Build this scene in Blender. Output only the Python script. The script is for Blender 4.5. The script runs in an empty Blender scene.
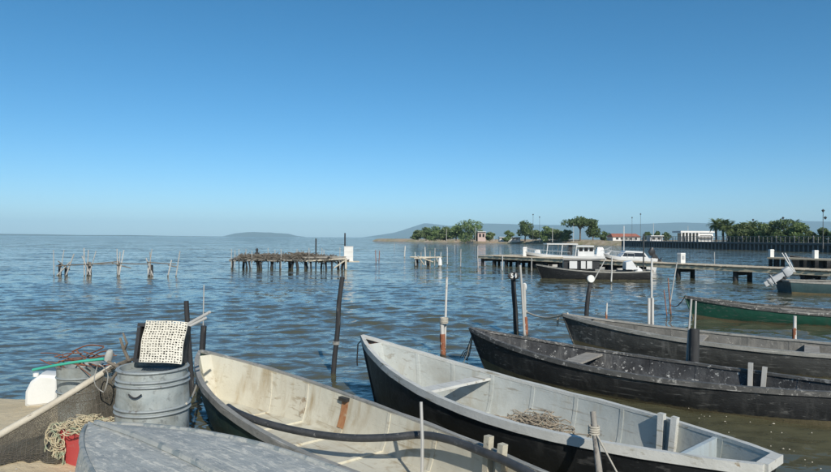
import bpy, math, random
import numpy as np
from mathutils import Vector, Matrix
R = math.radians
random.seed(7)
sc = bpy.context.scene
col = sc.collection

# ---------------------------------------------------------------- camera
CAM_H, FPX = 2.0, 630.0
PITCH, ROLL = 1.5/630.0, 0.0055
fwd = Vector((0, math.cos(PITCH), math.sin(PITCH)))
up0 = Vector((0, -math.sin(PITCH), math.cos(PITCH)))
r0 = Vector((1, 0, 0))
right = r0*math.cos(ROLL) + up0*math.sin(ROLL)
up = -r0*math.sin(ROLL) + up0*math.cos(ROLL)
cam_d = bpy.data.cameras.new('camera')
cam = bpy.data.objects.new('camera', cam_d); col.objects.link(cam)
m = Matrix((right, up, -fwd)).transposed().to_4x4()
m.translation = (0, 0, CAM_H)
cam.matrix_world = m
cam_d.sensor_width = 36.0
cam_d.lens = 36.0*FPX/831.0
cam_d.clip_start = 0.05; cam_d.clip_end = 60000
sc.camera = cam

# ---------------------------------------------------------------- sky, sun, exposure
TO_SUN = Vector((0.30, -0.95, 0)).normalized()
ELEV = R(33)
to_sun = Vector((TO_SUN.x*math.cos(ELEV), TO_SUN.y*math.cos(ELEV), math.sin(ELEV)))
w = bpy.data.worlds.new('World'); sc.world = w; w.use_nodes = True
nt = w.node_tree; nt.nodes.clear()
out = nt.nodes.new('ShaderNodeOutputWorld'); bg = nt.nodes.new('ShaderNodeBackground')
sky = nt.nodes.new('ShaderNodeTexSky'); sky.sky_type = 'NISHITA'; sky.sun_disc = False
sky.sun_elevation = ELEV; sky.sun_rotation = math.atan2(TO_SUN.x, TO_SUN.y)
sky.air_density = 0.7; sky.dust_density = 0.5; sky.ozone_density = 4.5; sky.altitude = 0
bg.inputs['Strength'].default_value = 0.125
hs = nt.nodes.new('ShaderNodeHueSaturation'); hs.inputs['Saturation'].default_value = 1.22; hs.inputs['Hue'].default_value = 0.487
nt.links.new(sky.outputs[0], hs.inputs['Color']); nt.links.new(hs.outputs[0], bg.inputs[0]); nt.links.new(bg.outputs[0], out.inputs[0])
sun_d = bpy.data.lights.new('sun', 'SUN'); sun_d.energy = 5.0; sun_d.angle = R(0.53)
sun_d.color = (1.0, 0.94, 0.84)
sun = bpy.data.objects.new('sun', sun_d); col.objects.link(sun)
sun.rotation_euler = to_sun.to_track_quat('Z', 'Y').to_euler()
sun.location = (5, -10, 20)
sc.view_settings.view_transform = 'Standard'; sc.view_settings.look = 'None'
sc.view_settings.gamma = 1.0; sc.view_settings.exposure = 0.0
sc.view_settings.use_curve_mapping = False
sc.render.engine = 'CYCLES'
sc.cycles.use_denoising = True
sc.cycles.max_bounces = 6; sc.cycles.volume_bounces = 0; sc.cycles.transparent_max_bounces = 12
sc.cycles.caustics_reflective = False; sc.cycles.caustics_refractive = False

# ---------------------------------------------------------------- pixel helpers (831x472 photo)
def ray(px, py):
    return fwd + right*((px-415.5)/FPX) + up*((236.0-py)/FPX)
def W(px, py, z=0.0):
    r = ray(px, py); t = (z-CAM_H)/r.z
    return Vector((0, 0, CAM_H)) + r*t
def D(px, py, d):
    r = ray(px, py)
    return Vector((0, 0, CAM_H)) + r*(d/r.y)

# ---------------------------------------------------------------- materials
MATS = {}
def nodes(name):
    m = bpy.data.materials.new(name); m.use_nodes = True
    n = m.node_tree; n.nodes.clear()
    o = n.nodes.new('ShaderNodeOutputMaterial'); b = n.nodes.new('ShaderNodeBsdfPrincipled')
    n.links.new(b.outputs[0], o.inputs[0])
    MATS[name] = m
    return m, n, b, o
def noise(n, vec, scale, detail=5, rough=0.6, dist=0.0):
    t = n.nodes.new('ShaderNodeTexNoise'); t.inputs['Scale'].default_value = scale
    t.inputs['Detail'].default_value = detail; t.inputs['Roughness'].default_value = rough
    t.inputs['Distortion'].default_value = dist
    if vec is not None: n.links.new(vec, t.inputs['Vector'])
    return t
def ramp(n, fac, a, b):
    r = n.nodes.new('ShaderNodeMapRange'); r.inputs[1].default_value = a; r.inputs[2].default_value = b
    n.links.new(fac, r.inputs[0]); r.clamp = True
    return r.outputs[0]
def mix(n, fac, a, b):
    x = n.nodes.new('ShaderNodeMix'); x.data_type = 'RGBA'
    if isinstance(fac, float): x.inputs[0].default_value = fac
    else: n.links.new(fac, x.inputs[0])
    for k, v in ((6, a), (7, b)):
        if isinstance(v, tuple): x.inputs[k].default_value = (*v, 1)
        else: n.links.new(v, x.inputs[k])
    return x.outputs[2]
def coords(n, scale=(1, 1, 1), seed=0.0, kind='Object'):
    tc = n.nodes.new('ShaderNodeTexCoord'); mp = n.nodes.new('ShaderNodeMapping')
    mp.inputs['Scale'].default_value = scale; mp.inputs['Location'].default_value = (seed, seed*1.7, seed*0.6)
    n.links.new(tc.outputs[kind], mp.inputs['Vector'])
    return mp.outputs[0]
def weathered(name, c1, c2, wear=None, rough=0.65, scale=2.0, lo=.35, hi=.7, wscale=9.0, wlo=.6, whi=.66,
              stretch=(1, 1, 1), bump=.25, stain=None, slo=.58, shi=.75, sscale=1.4, metallic=0.0, tide=None, streak=None, wavy=0.0, scratch=None):
    """two paint tones, a stain with a soft edge, chipped wear with a hard edge, fine relief"""
    m, n, b, o = nodes(name)
    sd = (sum(ord(ch) for ch in name) % 97)*.37
    v = coords(n, stretch, sd)
    a = noise(n, v, scale, 6, .65)
    c = mix(n, ramp(n, a.outputs[0], lo, hi), c1, c2)
    if stain:
        s = noise(n, coords(n, stretch, sd+11), sscale, 5, .6, .6)
        c = mix(n, ramp(n, s.outputs[0], slo, shi), c, stain)
    if wear:
        k = noise(n, coords(n, stretch, sd+5), wscale, 7, .7, .3)
        c = mix(n, ramp(n, k.outputs[0], wlo, whi), c, wear)
    if scratch:
        k = noise(n, coords(n, (.8, 26, 26), sd+6), 1.0, 4, .6, .15)
        k2 = noise(n, coords(n, (1, 1, 1), sd+4), 2.3, 4, .6)
        mm = n.nodes.new('ShaderNodeMath'); mm.operation = 'MULTIPLY'
        n.links.new(ramp(n, k.outputs[0], .57, .63), mm.inputs[0]); n.links.new(ramp(n, k2.outputs[0], .42, .58), mm.inputs[1])
        c = mix(n, mm.outputs[0], c, scratch)
    if streak:
        k = noise(n, coords(n, (7, 7, .55), sd+3), 1.0, 5, .65, .2)
        k2 = noise(n, coords(n, (1, 1, 1), sd+8), 1.7, 3, .5)
        mm = n.nodes.new('ShaderNodeMath'); mm.operation = 'MULTIPLY'
        n.links.new(ramp(n, k.outputs[0], .50, .72), mm.inputs[0]); n.links.new(ramp(n, k2.outputs[0], .35, .62), mm.inputs[1])
        c = mix(n, mm.outputs[0], c, streak)
    if tide:   # growth and scum left where the water has stood
        z0, hgt, tc_ = tide
        t3 = n.nodes.new('ShaderNodeNewGeometry'); sz = n.nodes.new('ShaderNodeSeparateXYZ'); n.links.new(t3.outputs['Position'], sz.inputs[0])
        k = noise(n, t3.outputs['Position'], 9.0, 4, .6)
        md = n.nodes.new('ShaderNodeMath'); md.operation = 'MULTIPLY_ADD'; n.links.new(k.outputs[0], md.inputs[0]); md.inputs[1].default_value = -hgt*1.6; n.links.new(sz.outputs['Z'], md.inputs[2])
        c = mix(n, ramp(n, md.outputs[0], z0+hgt*.35-hgt*.8, z0-hgt*.8), c, tc_)
    n.links.new(c, b.inputs['Base Color'])
    b.inputs['Roughness'].default_value = rough; b.inputs['Metallic'].default_value = metallic
    f = noise(n, v, 38.0, 6, .7)
    bp = n.nodes.new('ShaderNodeBump'); bp.inputs['Strength'].default_value = bump; bp.inputs['Distance'].default_value = .01
    n.links.new(f.outputs[0], bp.inputs['Height']); n.links.new(bp.outputs[0], b.inputs['Normal'])
    if wavy:
        f2 = noise(n, coords(n, (1, 1, 1), sd+2), 3.5, 3, .5); bw = n.nodes.new('ShaderNodeBump'); bw.inputs['Strength'].default_value = wavy; bw.inputs['Distance'].default_value = .05
        n.links.new(f2.outputs[0], bw.inputs['Height']); n.links.new(bw.outputs[0], bp.inputs['Normal'])
    return m

weathered('white_paint', (.46, .48, .45), (.36, .385, .365), (.26, .25, .21), stain=(.33, .33, .29), scale=1.6, wlo=.66, whi=.7, rough=.55, streak=(.34, .32, .26), wavy=.25, scratch=(.30, .29, .25))
weathered('pale_blue_paint', (.40, .46, .48), (.33, .39, .41), (.22, .23, .22), stain=(.30, .31, .28), scale=1.8, wlo=.66, whi=.7, rough=.55, streak=(.27, .27, .24), wavy=.25)
weathered('cream_paint', (.58, .56, .46), (.49, .46, .37), (.30, .21, .12), stain=(.40, .36, .26), scale=1.5, wlo=.68, whi=.71, rough=.6, streak=(.36, .29, .18), wavy=.25, scratch=(.36, .31, .22))
weathered('black_hull', (.006, .007, .008), (.013, .014, .015), (.07, .07, .066), stain=(.02, .021, .022), rough=.5, wlo=.68, whi=.72, stretch=(.5, 1, 1.2), tide=(.0, .10, (.085, .075, .045)), wavy=.35, streak=(.035, .035, .033), scratch=(.05, .05, .048))
weathered('tar_interior', (.018, .019, .021), (.060, .063, .066), (.46, .46, .44), stain=(.11, .115, .12), rough=.8, scale=5, wscale=15, wlo=.58, whi=.64, bump=.8, sscale=2.6, streak=(.15, .15, .145), wavy=.5)
weathered('tar_hull', (.008, .009, .010), (.020, .021, .022), (.13, .13, .125), stain=(.032, .033, .032), rough=.65, scale=3, wscale=11, wlo=.63, whi=.68, bump=.6, stretch=(.6, 1, 1.5), tide=(.0, .10, (.085, .075, .045)), wavy=.35, streak=(.07, .07, .067), scratch=(.11, .11, .105))
weathered('worn_grey_hull', (.026, .027, .026), (.065, .067, .063), (.20, .20, .185), stain=(.012, .012, .011), rough=.75, scale=3, wscale=10, wlo=.6, whi=.67, bump=.6, stretch=(.35, 1, 1.8), tide=(.0, .10, (.085, .075, .045)), wavy=.35, streak=(.15, .15, .14), scratch=(.20, .195, .18))
weathered('worn_grey_inside', (.10, .10, .092), (.17, .165, .15), (.32, .31, .28), stain=(.05, .05, .045), rough=.85, scale=4, wscale=12, bump=.7, streak=(.26, .25, .22), wavy=.4)
weathered('green_hull', (.010, .062, .040), (.014, .085, .055), (.06, .09, .075), stain=(.012, .035, .026), rough=.45, stretch=(.4, 1, 1.3), tide=(.0, .10, (.085, .075, .045)), wavy=.35, streak=(.03, .06, .045), scratch=(.09, .12, .10))
weathered('dark_green_hull', (.015, .045, .035), (.03, .06, .045), (.10, .11, .09), stain=(.012, .02, .016), rough=.55, tide=(.0, .10, (.085, .075, .045)), wavy=.35, streak=(.06, .08, .06))
weathered('teal_hull', (.02, .05, .055), (.03, .065, .07), (.08, .1, .1), rough=.45, tide=(.0, .10, (.085, .075, .045)), wavy=.35, streak=(.06, .08, .08))
weathered('algae_band', (.10, .085, .045), (.16, .13, .07), (.06, .055, .03), rough=.8, scale=6, bump=.6)
weathered('dark_rail', (.05, .05, .048), (.11, .108, .10), (.38, .37, .34), rough=.8, scale=6, wscale=13, wlo=.56, whi=.64, bump=.7, scratch=(.30, .29, .27))
weathered('grey_rail', (.20, .20, .18), (.31, .30, .27), (.09, .085, .075), rough=.75, scale=5, wlo=.6, whi=.68, bump=.5, scratch=(.42, .41, .37))
weathered('white_rail', (.56, .56, .52), (.45, .45, .41), (.30, .24, .16), rough=.6, scale=4, wlo=.64, whi=.69, bump=.4, scratch=(.30, .28, .22))
weathered('cream_rail', (.50, .46, .35), (.36, .33, .26), (.15, .12, .09), rough=.7, scale=5, wlo=.6, whi=.68, bump=.5)
weathered('upturned_hull', (.29, .31, .30), (.41, .425, .40), (.56, .55, .49), stain=(.50, .495, .44), slo=.56, shi=.66, rough=.75, scale=7, wscale=21, wlo=.53, whi=.60, stretch=(.5, 1.7, 1.7), bump=.8, sscale=2.6, wavy=.6, scratch=(.58, .57, .50))
weathered('upturned_rib', (.40, .40, .36), (.28, .30, .29), (.2, .23, .23), rough=.7, scale=5, bump=.5, wscale=7, wlo=.5, whi=.56)
weathered('barrel_metal', (.27, .305, .30), (.38, .41, .395), (.17, .185, .18), stain=(.20, .205, .18), rough=.6, scale=8, wscale=13, wlo=.56, whi=.66, slo=.5, shi=.7, sscale=3, metallic=.15, wavy=.35, streak=(.20, .18, .13))
weathered('barrel_hoop', (.30, .33, .325), (.24, .265, .27), (.14, .13, .115), rough=.5, scale=9, metallic=.15)
weathered('black_plastic', (.018, .018, .019), (.03, .03, .03), (.06, .058, .055), rough=.5)
weathered('white_plastic', (.66, .66, .63), (.58, .58, .54), (.45, .43, .38), rough=.45, wlo=.68, whi=.74)
weathered('mat_plastic', (.66, .63, .54), (.58, .55, .46), (.45, .40, .31), rough=.5, wlo=.68, whi=.74)
weathered('red_plastic', (.36, .045, .045), (.42, .08, .07), (.30, .14, .12), rough=.5)
weathered('green_plastic', (.05, .36, .25), (.06, .42, .30), (.12, .35, .28), rough=.45)
weathered('rusty_iron', (.16, .06, .035), (.24, .10, .05), (.08, .045, .035), rough=.9, scale=14, bump=.6)
weathered('grey_wood', (.21, .195, .17), (.33, .31, .27), (.12, .105, .09), rough=.9, scale=9, stretch=(1, 1, .25), bump=.7)
weathered('pale_wood', (.42, .38, .30), (.54, .50, .41), (.25, .22, .17), rough=.85, scale=7, bump=.5)
weathered('brush_wood', (.11, .095, .075), (.20, .175, .14), (.06, .05, .04), rough=.95, scale=5, bump=.6)
weathered('dark_pile', (.014, .015, .017), (.034, .035, .036), (.11, .105, .095), rough=.75, scale=8, stretch=(1, 1, .3), bump=.6, tide=(.0, .20, (.035, .034, .022)))
weathered('white_stake', (.56, .56, .53), (.46, .45, .42), (.30, .25, .2), rough=.6, scale=8, stretch=(1, 1, .4), tide=(.0, .20, (.035, .034, .022)))
weathered('grey_stake', (.34, .34, .32), (.44, .43, .40), (.2, .18, .15), rough=.8, scale=8, stretch=(1, 1, .3), tide=(.0, .20, (.035, .034, .022)))
weathered('rust_stake', (.20, .07, .035), (.30, .12, .06), (.48, .44, .38), rough=.85, scale=14, wscale=16, wlo=.58, whi=.64, tide=(.0, .20, (.035, .034, .022)))
weathered('rope_fibre', (.46, .43, .36), (.36, .33, .27), (.25, .22, .17), rough=.95, scale=30, bump=.8)
weathered('grey_rope', (.30, .30, .28), (.22, .22, .2), (.14, .14, .12), rough=.95, scale=30, bump=.8)
weathered('net_twine_beige', (.50, .44, .30), (.40, .33, .21), (.24, .30, .2), rough=.95, scale=25, wlo=.55, whi=.6)
weathered('net_twine_brown', (.32, .27, .20), (.24, .20, .15), (.20, .24, .20), rough=.95, scale=25)
weathered('hose_rubber', (.028, .030, .032), (.06, .062, .064), (.20, .20, .19), rough=.5, scale=6, wscale=18, wlo=.6, whi=.68, bump=.4)
weathered('deck_wood', (.42, .36, .26), (.53, .46, .345), (.30, .25, .18), rough=.85, scale=3, bump=.4)
weathered('beam_wood', (.52, .44, .30), (.60, .53, .38), (.42, .26, .16), rough=.85, scale=2, bump=.4)
weathered('concrete', (.34, .32, .28), (.42, .40, .35), (.25, .23, .2), rough=.9, scale=.8)
weathered('gelcoat', (.62, .62, .60), (.54, .545, .53), (.42, .41, .38), rough=.25, wlo=.72, whi=.78, bump=.05)
weathered('tinted_glass', (.012, .014, .016), (.02, .022, .024), None, rough=.08, bump=0)
weathered('motor_black', (.02, .02, .021), (.03, .03, .03), (.1, .1, .1), rough=.35)
weathered('motor_grey', (.38, .40, .41), (.30, .32, .33), (.2, .2, .19), rough=.4, wscale=12)
weathered('wall_white', (.70, .69, .66), (.62, .61, .58), (.5, .48, .44), rough=.85, scale=.4)
weathered('wall_pink', (.50, .38, .33), (.44, .33, .29), None, rough=.85, scale=.4)
weathered('roof_tile', (.36, .13, .08), (.28, .10, .065), (.42, .22, .15), rough=.9, scale=1.2)
weathered('boardwalk_dark', (.09, .093, .09), (.13, .132, .127), (.17, .17, .16), rough=.85, scale=1.0)
weathered('boardwalk_rail', (.19, .19, .18), (.27, .265, .25), (.10, .10, .095), rough=.85, scale=1.0)
weathered('lamp_metal', (.04, .045, .045), (.06, .06, .06), None, rough=.5)
weathered('bark', (.10, .08, .06), (.16, .13, .10), (.06, .05, .04), rough=.95, scale=4)
weathered('wood_block', (.40, .41, .38), (.32, .33, .31), (.22, .2, .17), rough=.8, scale=12)
weathered('rust_stain', (.30, .12, .05), (.42, .22, .10), (.50, .44, .32), rough=.8, scale=16, stretch=(1, 1, .4), wlo=.55, whi=.65)

weathered('brown_stain', (.26, .20, .13), (.40, .34, .25), (.52, .48, .38), rough=.8, scale=18, wscale=14, wlo=.46, whi=.54)

def leaf_mat(name, c1, c2, c3):
    m, n, b, o = nodes(name)
    g = n.nodes.new('ShaderNodeNewGeometry')
    r = n.nodes.new('ShaderNodeValToRGB'); r.color_ramp.interpolation = 'LINEAR'
    e = r.color_ramp.elements; e[0].color = (*c1, 1); e[1].color = (*c3, 1); e[0].position = .1; e[1].position = .95
    k = e.new(.5); k.color = (*c2, 1)
    n.links.new(g.outputs['Random Per Island'], r.inputs[0]); n.links.new(r.outputs[0], b.inputs['Base Color'])
    b.inputs['Roughness'].default_value = .6
    tr = n.nodes.new('ShaderNodeBsdfTranslucent'); n.links.new(r.outputs[0], tr.inputs[0])
    ms = n.nodes.new('ShaderNodeMixShader'); ms.inputs[0].default_value = .35
    n.links.new(b.outputs[0], ms.inputs[1]); n.links.new(tr.outputs[0], ms.inputs[2]); n.links.new(ms.outputs[0], o.inputs[0])
leaf_mat('leaf_olive', (.084, .120, .048), (.144, .198, .072), (.228, .288, .120))
leaf_mat('leaf_pine', (.048, .084, .034), (.090, .144, .048), (.156, .210, .078))
leaf_mat('leaf_palm', (.066, .102, .036), (.120, .168, .060), (.204, .252, .108))
leaf_mat('leaf_bush', (.078, .132, .048), (.144, .222, .072), (.240, .312, .120))

# sand
m_, n, b, o = nodes('sand')
v = coords(n)
a = noise(n, v, .9, 6, .65); f = noise(n, v, 60, 4, .7); h = noise(n, v, 7, 5, .6)
c = mix(n, ramp(n, a.outputs[0], .35, .65), (.60, .50, .33), (.50, .41, .26))
c = mix(n, ramp(n, f.outputs[0], .58, .72), c, (.28, .22, .14))
n.links.new(c, b.inputs['Base Color']); b.inputs['Roughness'].default_value = .95
bp = n.nodes.new('ShaderNodeBump'); bp.inputs['Strength'].default_value = .8; bp.inputs['Distance'].default_value = .03
n.links.new(h.outputs[0], bp.inputs['Height']); n.links.new(bp.outputs[0], b.inputs['Normal'])
# far bank: earth, dry grass and stones
m_, n, b, o = nodes('far_bank')
v = coords(n)
a = noise(n, v, .12, 6, .7); f = noise(n, v, .9, 5, .7)
c = mix(n, ramp(n, a.outputs[0], .4, .62), (.36, .27, .18), (.22, .21, .11))
c = mix(n, ramp(n, f.outputs[0], .50, .66), c, (.46, .40, .32))
n.links.new(c, b.inputs['Base Color']); b.inputs['Roughness'].default_value = .95
# far hills: scrub and rock
m_, n, b, o = nodes('hill_scrub')
v = coords(n)
a = noise(n, v, .004, 6, .7)
c = mix(n, ramp(n, a.outputs[0], .4, .62), (.025, .045, .028), (.05, .06, .04))
n.links.new(c, b.inputs['Base Color']); b.inputs['Roughness'].default_value = .95
# water: murky lagoon
m_, n, b, o = nodes('lagoon_water')
tc = n.nodes.new('ShaderNodeTexCoord')
def mp(scale, rz=0.0):
    x = n.nodes.new('ShaderNodeMapping'); x.inputs['Scale'].default_value = scale; x.inputs['Rotation'].default_value = (0, 0, rz)
    n.links.new(tc.outputs['Object'], x.inputs[0]); return x.outputs[0]
a = noise(n, mp((1, 1, 1)), .05, 4, .6)
c = mix(n, ramp(n, a.outputs[0], .35, .65), (.088, .084, .048), (.076, .079, .049))
n.links.new(c, b.inputs['Base Color'])
b.inputs['Roughness'].default_value = .05; b.inputs['IOR'].default_value = 1.26
b.inputs['Specular Tint'].default_value = (.95, .84, .64, 1)
w1 = noise(n, mp((.6, 1.4, 1), .12), 2.6, 5, .62, .3)
w2 = noise(n, mp((.7, 1.4, 1), -.2), 5.0, 4, .6, .4)
gm = n.nodes.new('ShaderNodeNewGeometry')
sb = n.nodes.new('ShaderNodeVectorMath'); sb.operation = 'SUBTRACT'; sb.inputs[1].default_value = (.5, .5, .5); n.links.new(w1.outputs['Color'], sb.inputs[0])
ml = n.nodes.new('ShaderNodeVectorMath'); ml.operation = 'MULTIPLY'; ml.inputs[1].default_value = (.34, .62, 0); n.links.new(sb.outputs[0], ml.inputs[0])
ad = n.nodes.new('ShaderNodeVectorMath'); ad.operation = 'ADD'; sp = n.nodes.new('ShaderNodeSeparateXYZ'); n.links.new(tc.outputs['Object'], sp.inputs[0])
fr = n.nodes.new('ShaderNodeMapRange'); fr.inputs[1].default_value = 15; fr.inputs[2].default_value = 110; fr.inputs[3].default_value = .85; fr.inputs[4].default_value = 4.2; n.links.new(sp.outputs['Y'], fr.inputs[0])
wl = noise(n, mp((.35, 1, 1), .3), .07, 3, .5); wf = n.nodes.new('ShaderNodeMapRange'); wf.inputs[1].default_value = .35; wf.inputs[2].default_value = .65; wf.inputs[3].default_value = .65; wf.inputs[4].default_value = 1.3; n.links.new(wl.outputs[0], wf.inputs[0])   # wind lanes
wm = n.nodes.new('ShaderNodeMath'); wm.operation = 'MULTIPLY'; n.links.new(wf.outputs[0], wm.inputs[0]); n.links.new(fr.outputs[0], wm.inputs[1])
sl = n.nodes.new('ShaderNodeVectorMath'); sl.operation = 'SCALE'; n.links.new(ml.outputs[0], sl.inputs[0]); n.links.new(wm.outputs[0], sl.inputs['Scale'])
w3 = noise(n, mp((.35, 1.3, 1), .05), .42, 4, .6, .2)
sb3 = n.nodes.new('ShaderNodeVectorMath'); sb3.operation = 'SUBTRACT'; sb3.inputs[1].default_value = (.5, .5, .5); n.links.new(w3.outputs['Color'], sb3.inputs[0])
ml3 = n.nodes.new('ShaderNodeVectorMath'); ml3.operation = 'MULTIPLY'; ml3.inputs[1].default_value = (.16, .36, 0); n.links.new(sb3.outputs[0], ml3.inputs[0])
sl3 = n.nodes.new('ShaderNodeVectorMath'); sl3.operation = 'SCALE'; n.links.new(ml3.outputs[0], sl3.inputs[0]); n.links.new(wm.outputs[0], sl3.inputs['Scale'])
ad3 = n.nodes.new('ShaderNodeVectorMath'); ad3.operation = 'ADD'; n.links.new(sl.outputs[0], ad3.inputs[0]); n.links.new(sl3.outputs[0], ad3.inputs[1])
n.links.new(ad3.outputs[0], ad.inputs[0]); n.links.new(gm.outputs['Normal'], ad.inputs[1])
b1 = n.nodes.new('ShaderNodeVectorMath'); b1.operation = 'NORMALIZE'; n.links.new(ad.outputs[0], b1.inputs[0])
sb2 = n.nodes.new('ShaderNodeVectorMath'); sb2.operation = 'SUBTRACT'; sb2.inputs[1].default_value = (.5, .5, .5); n.links.new(w2.outputs['Color'], sb2.inputs[0])
ml2 = n.nodes.new('ShaderNodeVectorMath'); ml2.operation = 'MULTIPLY'; ml2.inputs[1].default_value = (.38, .55, 0); n.links.new(sb2.outputs[0], ml2.inputs[0])
ad2 = n.nodes.new('ShaderNodeVectorMath'); ad2.operation = 'ADD'; n.links.new(ml2.outputs[0], ad2.inputs[0]); n.links.new(b1.outputs[0], ad2.inputs[1])
b2 = n.nodes.new('ShaderNodeVectorMath'); b2.operation = 'NORMALIZE'; n.links.new(ad2.outputs[0], b2.inputs[0])
n.links.new(b2.outputs[0], b.inputs['Normal'])
# fine fishing net: dark twine with open mesh
m_, n, b, o = nodes('fine_net')
tc = n.nodes.new('ShaderNodeTexCoord')
g1 = noise(n, tc.outputs['Object'], 3.0, 5, .65)
cc = mix(n, ramp(n, g1.outputs[0], .35, .7), (.040, .036, .026), (.11, .098, .072))
n.links.new(cc, b.inputs['Base Color']); b.inputs['Roughness'].default_value = .9
g2 = noise(n, tc.outputs['Object'], 260.0, 2, .5)
tr = n.nodes.new('ShaderNodeBsdfTransparent'); ms = n.nodes.new('ShaderNodeMixShader')
g3 = noise(n, tc.outputs['Object'], 2.2, 4, .6)
th = n.nodes.new('ShaderNodeMath'); th.operation = 'MULTIPLY_ADD'
n.links.new(g3.outputs[0], th.inputs[0]); th.inputs[1].default_value = .40; th.inputs[2].default_value = .385
lt = n.nodes.new('ShaderNodeMath'); lt.operation = 'LESS_THAN'
n.links.new(g2.outputs[0], lt.inputs[0]); n.links.new(th.outputs[0], lt.inputs[1])
n.links.new(lt.outputs[0], ms.inputs[0]); n.links.new(tr.outputs[0], ms.inputs[1]); n.links.new(b.outputs[0], ms.inputs[2])
n.links.new(ms.outputs[0], o.inputs[0])

# ---------------------------------------------------------------- mesh helpers
class MB:
    def __init__(s): s.v = []; s.f = []
    def add(s, vs, fs):
        k = len(s.v); s.v += [tuple(p) for p in vs]; s.f += [tuple(i+k for i in q) for q in fs]
    def box(s, c, size, rot=None, taper=1.0):
        x, y, z = (q/2 for q in size); c = Vector(c)
        pts = []
        for dz in (-1, 1):
            t = taper if dz > 0 else 1.0
            for dx, dy in ((-1, -1), (1, -1), (1, 1), (-1, 1)):
                p = Vector((dx*x*t, dy*y*t, dz*z))
                if rot is not None: p = rot @ p
                pts.append(p+c)
        s.add(pts, [(3, 2, 1, 0), (4, 5, 6, 7), (0, 1, 5, 4), (1, 2, 6, 5), (2, 3, 7, 6), (3, 0, 4, 7)])
    def bar(s, a, b, wdt, hgt, upv=(0, 0, 1)):
        a, b = Vector(a), Vector(b); d = (b-a); L = d.length; d.normalize()
        u = Vector(upv); sd = d.cross(u)
        if sd.length < 1e-5: sd = d.cross(Vector((1, 0, 0)))
        sd.normalize(); u = sd.cross(d)
        rot = Matrix((d, sd, u)).transposed()
        s.box((a+b)/2, (L, wdt, hgt), rot)
    def tube(s, path, rad, seg=8, cap=True):
        path = [Vector(p) for p in path]
        if not hasattr(rad, '__len__'): rad = [rad]*len(path)
        ref = Vector((0, 0, 1)); k = len(s.v); prev = None
        for i, p in enumerate(path):
            t = (path[min(i+1, len(path)-1)]-path[max(i-1, 0)])
            if t.length < 1e-9: t = Vector((0, 0, 1))
            t.normalize()
            if prev is None:
                a = t.cross(ref)
                if a.length < .05: a = t.cross(Vector((1, 0, 0)))
            else: a = prev - t*prev.dot(t)
            a.normalize(); prev = a; bb = t.cross(a)
            for j in range(seg):
                q = 2*math.pi*j/seg
                s.v.append(tuple(p + (a*math.cos(q)+bb*math.sin(q))*rad[i]))
        for i in range(len(path)-1):
            for j in range(seg):
                s.f.append((k+i*seg+j, k+i*seg+(j+1) % seg, k+(i+1)*seg+(j+1) % seg, k+(i+1)*seg+j))
        if cap:
            s.f.append(tuple(k+j for j in range(seg-1, -1, -1))); e = k+(len(path)-1)*seg
            s.f.append(tuple(e+j for j in range(seg)))
    def lathe(s, prof, seg=32, c=(0, 0, 0), capb=True, capt=True):
        k = len(s.v)
        for r, z in prof:
            for j in range(seg):
                q = 2*math.pi*j/seg; s.v.append((c[0]+r*math.cos(q), c[1]+r*math.sin(q), c[2]+z))
        for i in range(len(prof)-1):
            for j in range(seg):
                s.f.append((k+i*seg+j, k+i*seg+(j+1) % seg, k+(i+1)*seg+(j+1) % seg, k+(i+1)*seg+j))
        if capb: s.f.append(tuple(k+j for j in range(seg-1, -1, -1)))
        if capt: e = k+(len(prof)-1)*seg; s.f.append(tuple(e+j for j in range(seg)))
    def loft(s, rows, closed=False):
        k = len(s.v); m_ = len(rows[0])
        for r in rows: s.v += [tuple(p) for p in r]
        for i in range(len(rows)-1):
            for j in range(m_ if closed else m_-1):
                s.f.append((k+i*m_+j, k+i*m_+(j+1) % m_, k+(i+1)*m_+(j+1) % m_, k+(i+1)*m_+j))
    def build(s, name, mat, parent=None, smooth=None, loc=None):
        me = bpy.data.meshes.new(name); me.from_pydata(s.v, [], s.f)
        me.materials.append(MATS[mat]); me.update()
        if smooth is not None:
            me.shade_smooth(); me.set_sharp_from_angle(angle=R(smooth))
        ob = bpy.data.objects.new(name, me); col.objects.link(ob)
        if parent: ob.parent = parent
        if loc is not None: ob.location = loc
        return ob
def tag(o, label=None, cat=None, group=None, kind=None):
    if label: o['label'] = label
    if cat: o['category'] = cat
    if group: o['group'] = group
    if kind: o['kind'] = kind
    return o
def thing(name, label, cat, loc=(0, 0, 0), rz=0.0, group=None):
    e = bpy.data.objects.new(name, None); col.objects.link(e)
    e.empty_display_size = .2; e.location = loc; e.rotation_euler = (0, 0, rz)
    return tag(e, label, cat, group)
def adopt(ob, parent):
    ob.parent = parent; ob.matrix_parent_inverse = parent.matrix_basis.inverted()
    for k in ('label', 'category', 'group'):
        if k in ob: del ob[k]
    return ob
def catmull(pts, n=6):
    pts = [Vector(p) for p in pts]; o = []
    for i in range(len(pts)-1):
        p0, p1, p2, p3 = pts[max(i-1, 0)], pts[i], pts[i+1], pts[min(i+2, len(pts)-1)]
        for k in range(n):
            t = k/n
            o.append(.5*((2*p1)+(p2-p0)*t+(2*p0-5*p1+4*p2-p3)*t*t+(3*p1-p0-3*p2+p3)*t**3))
    o.append(pts[-1]); return o

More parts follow.
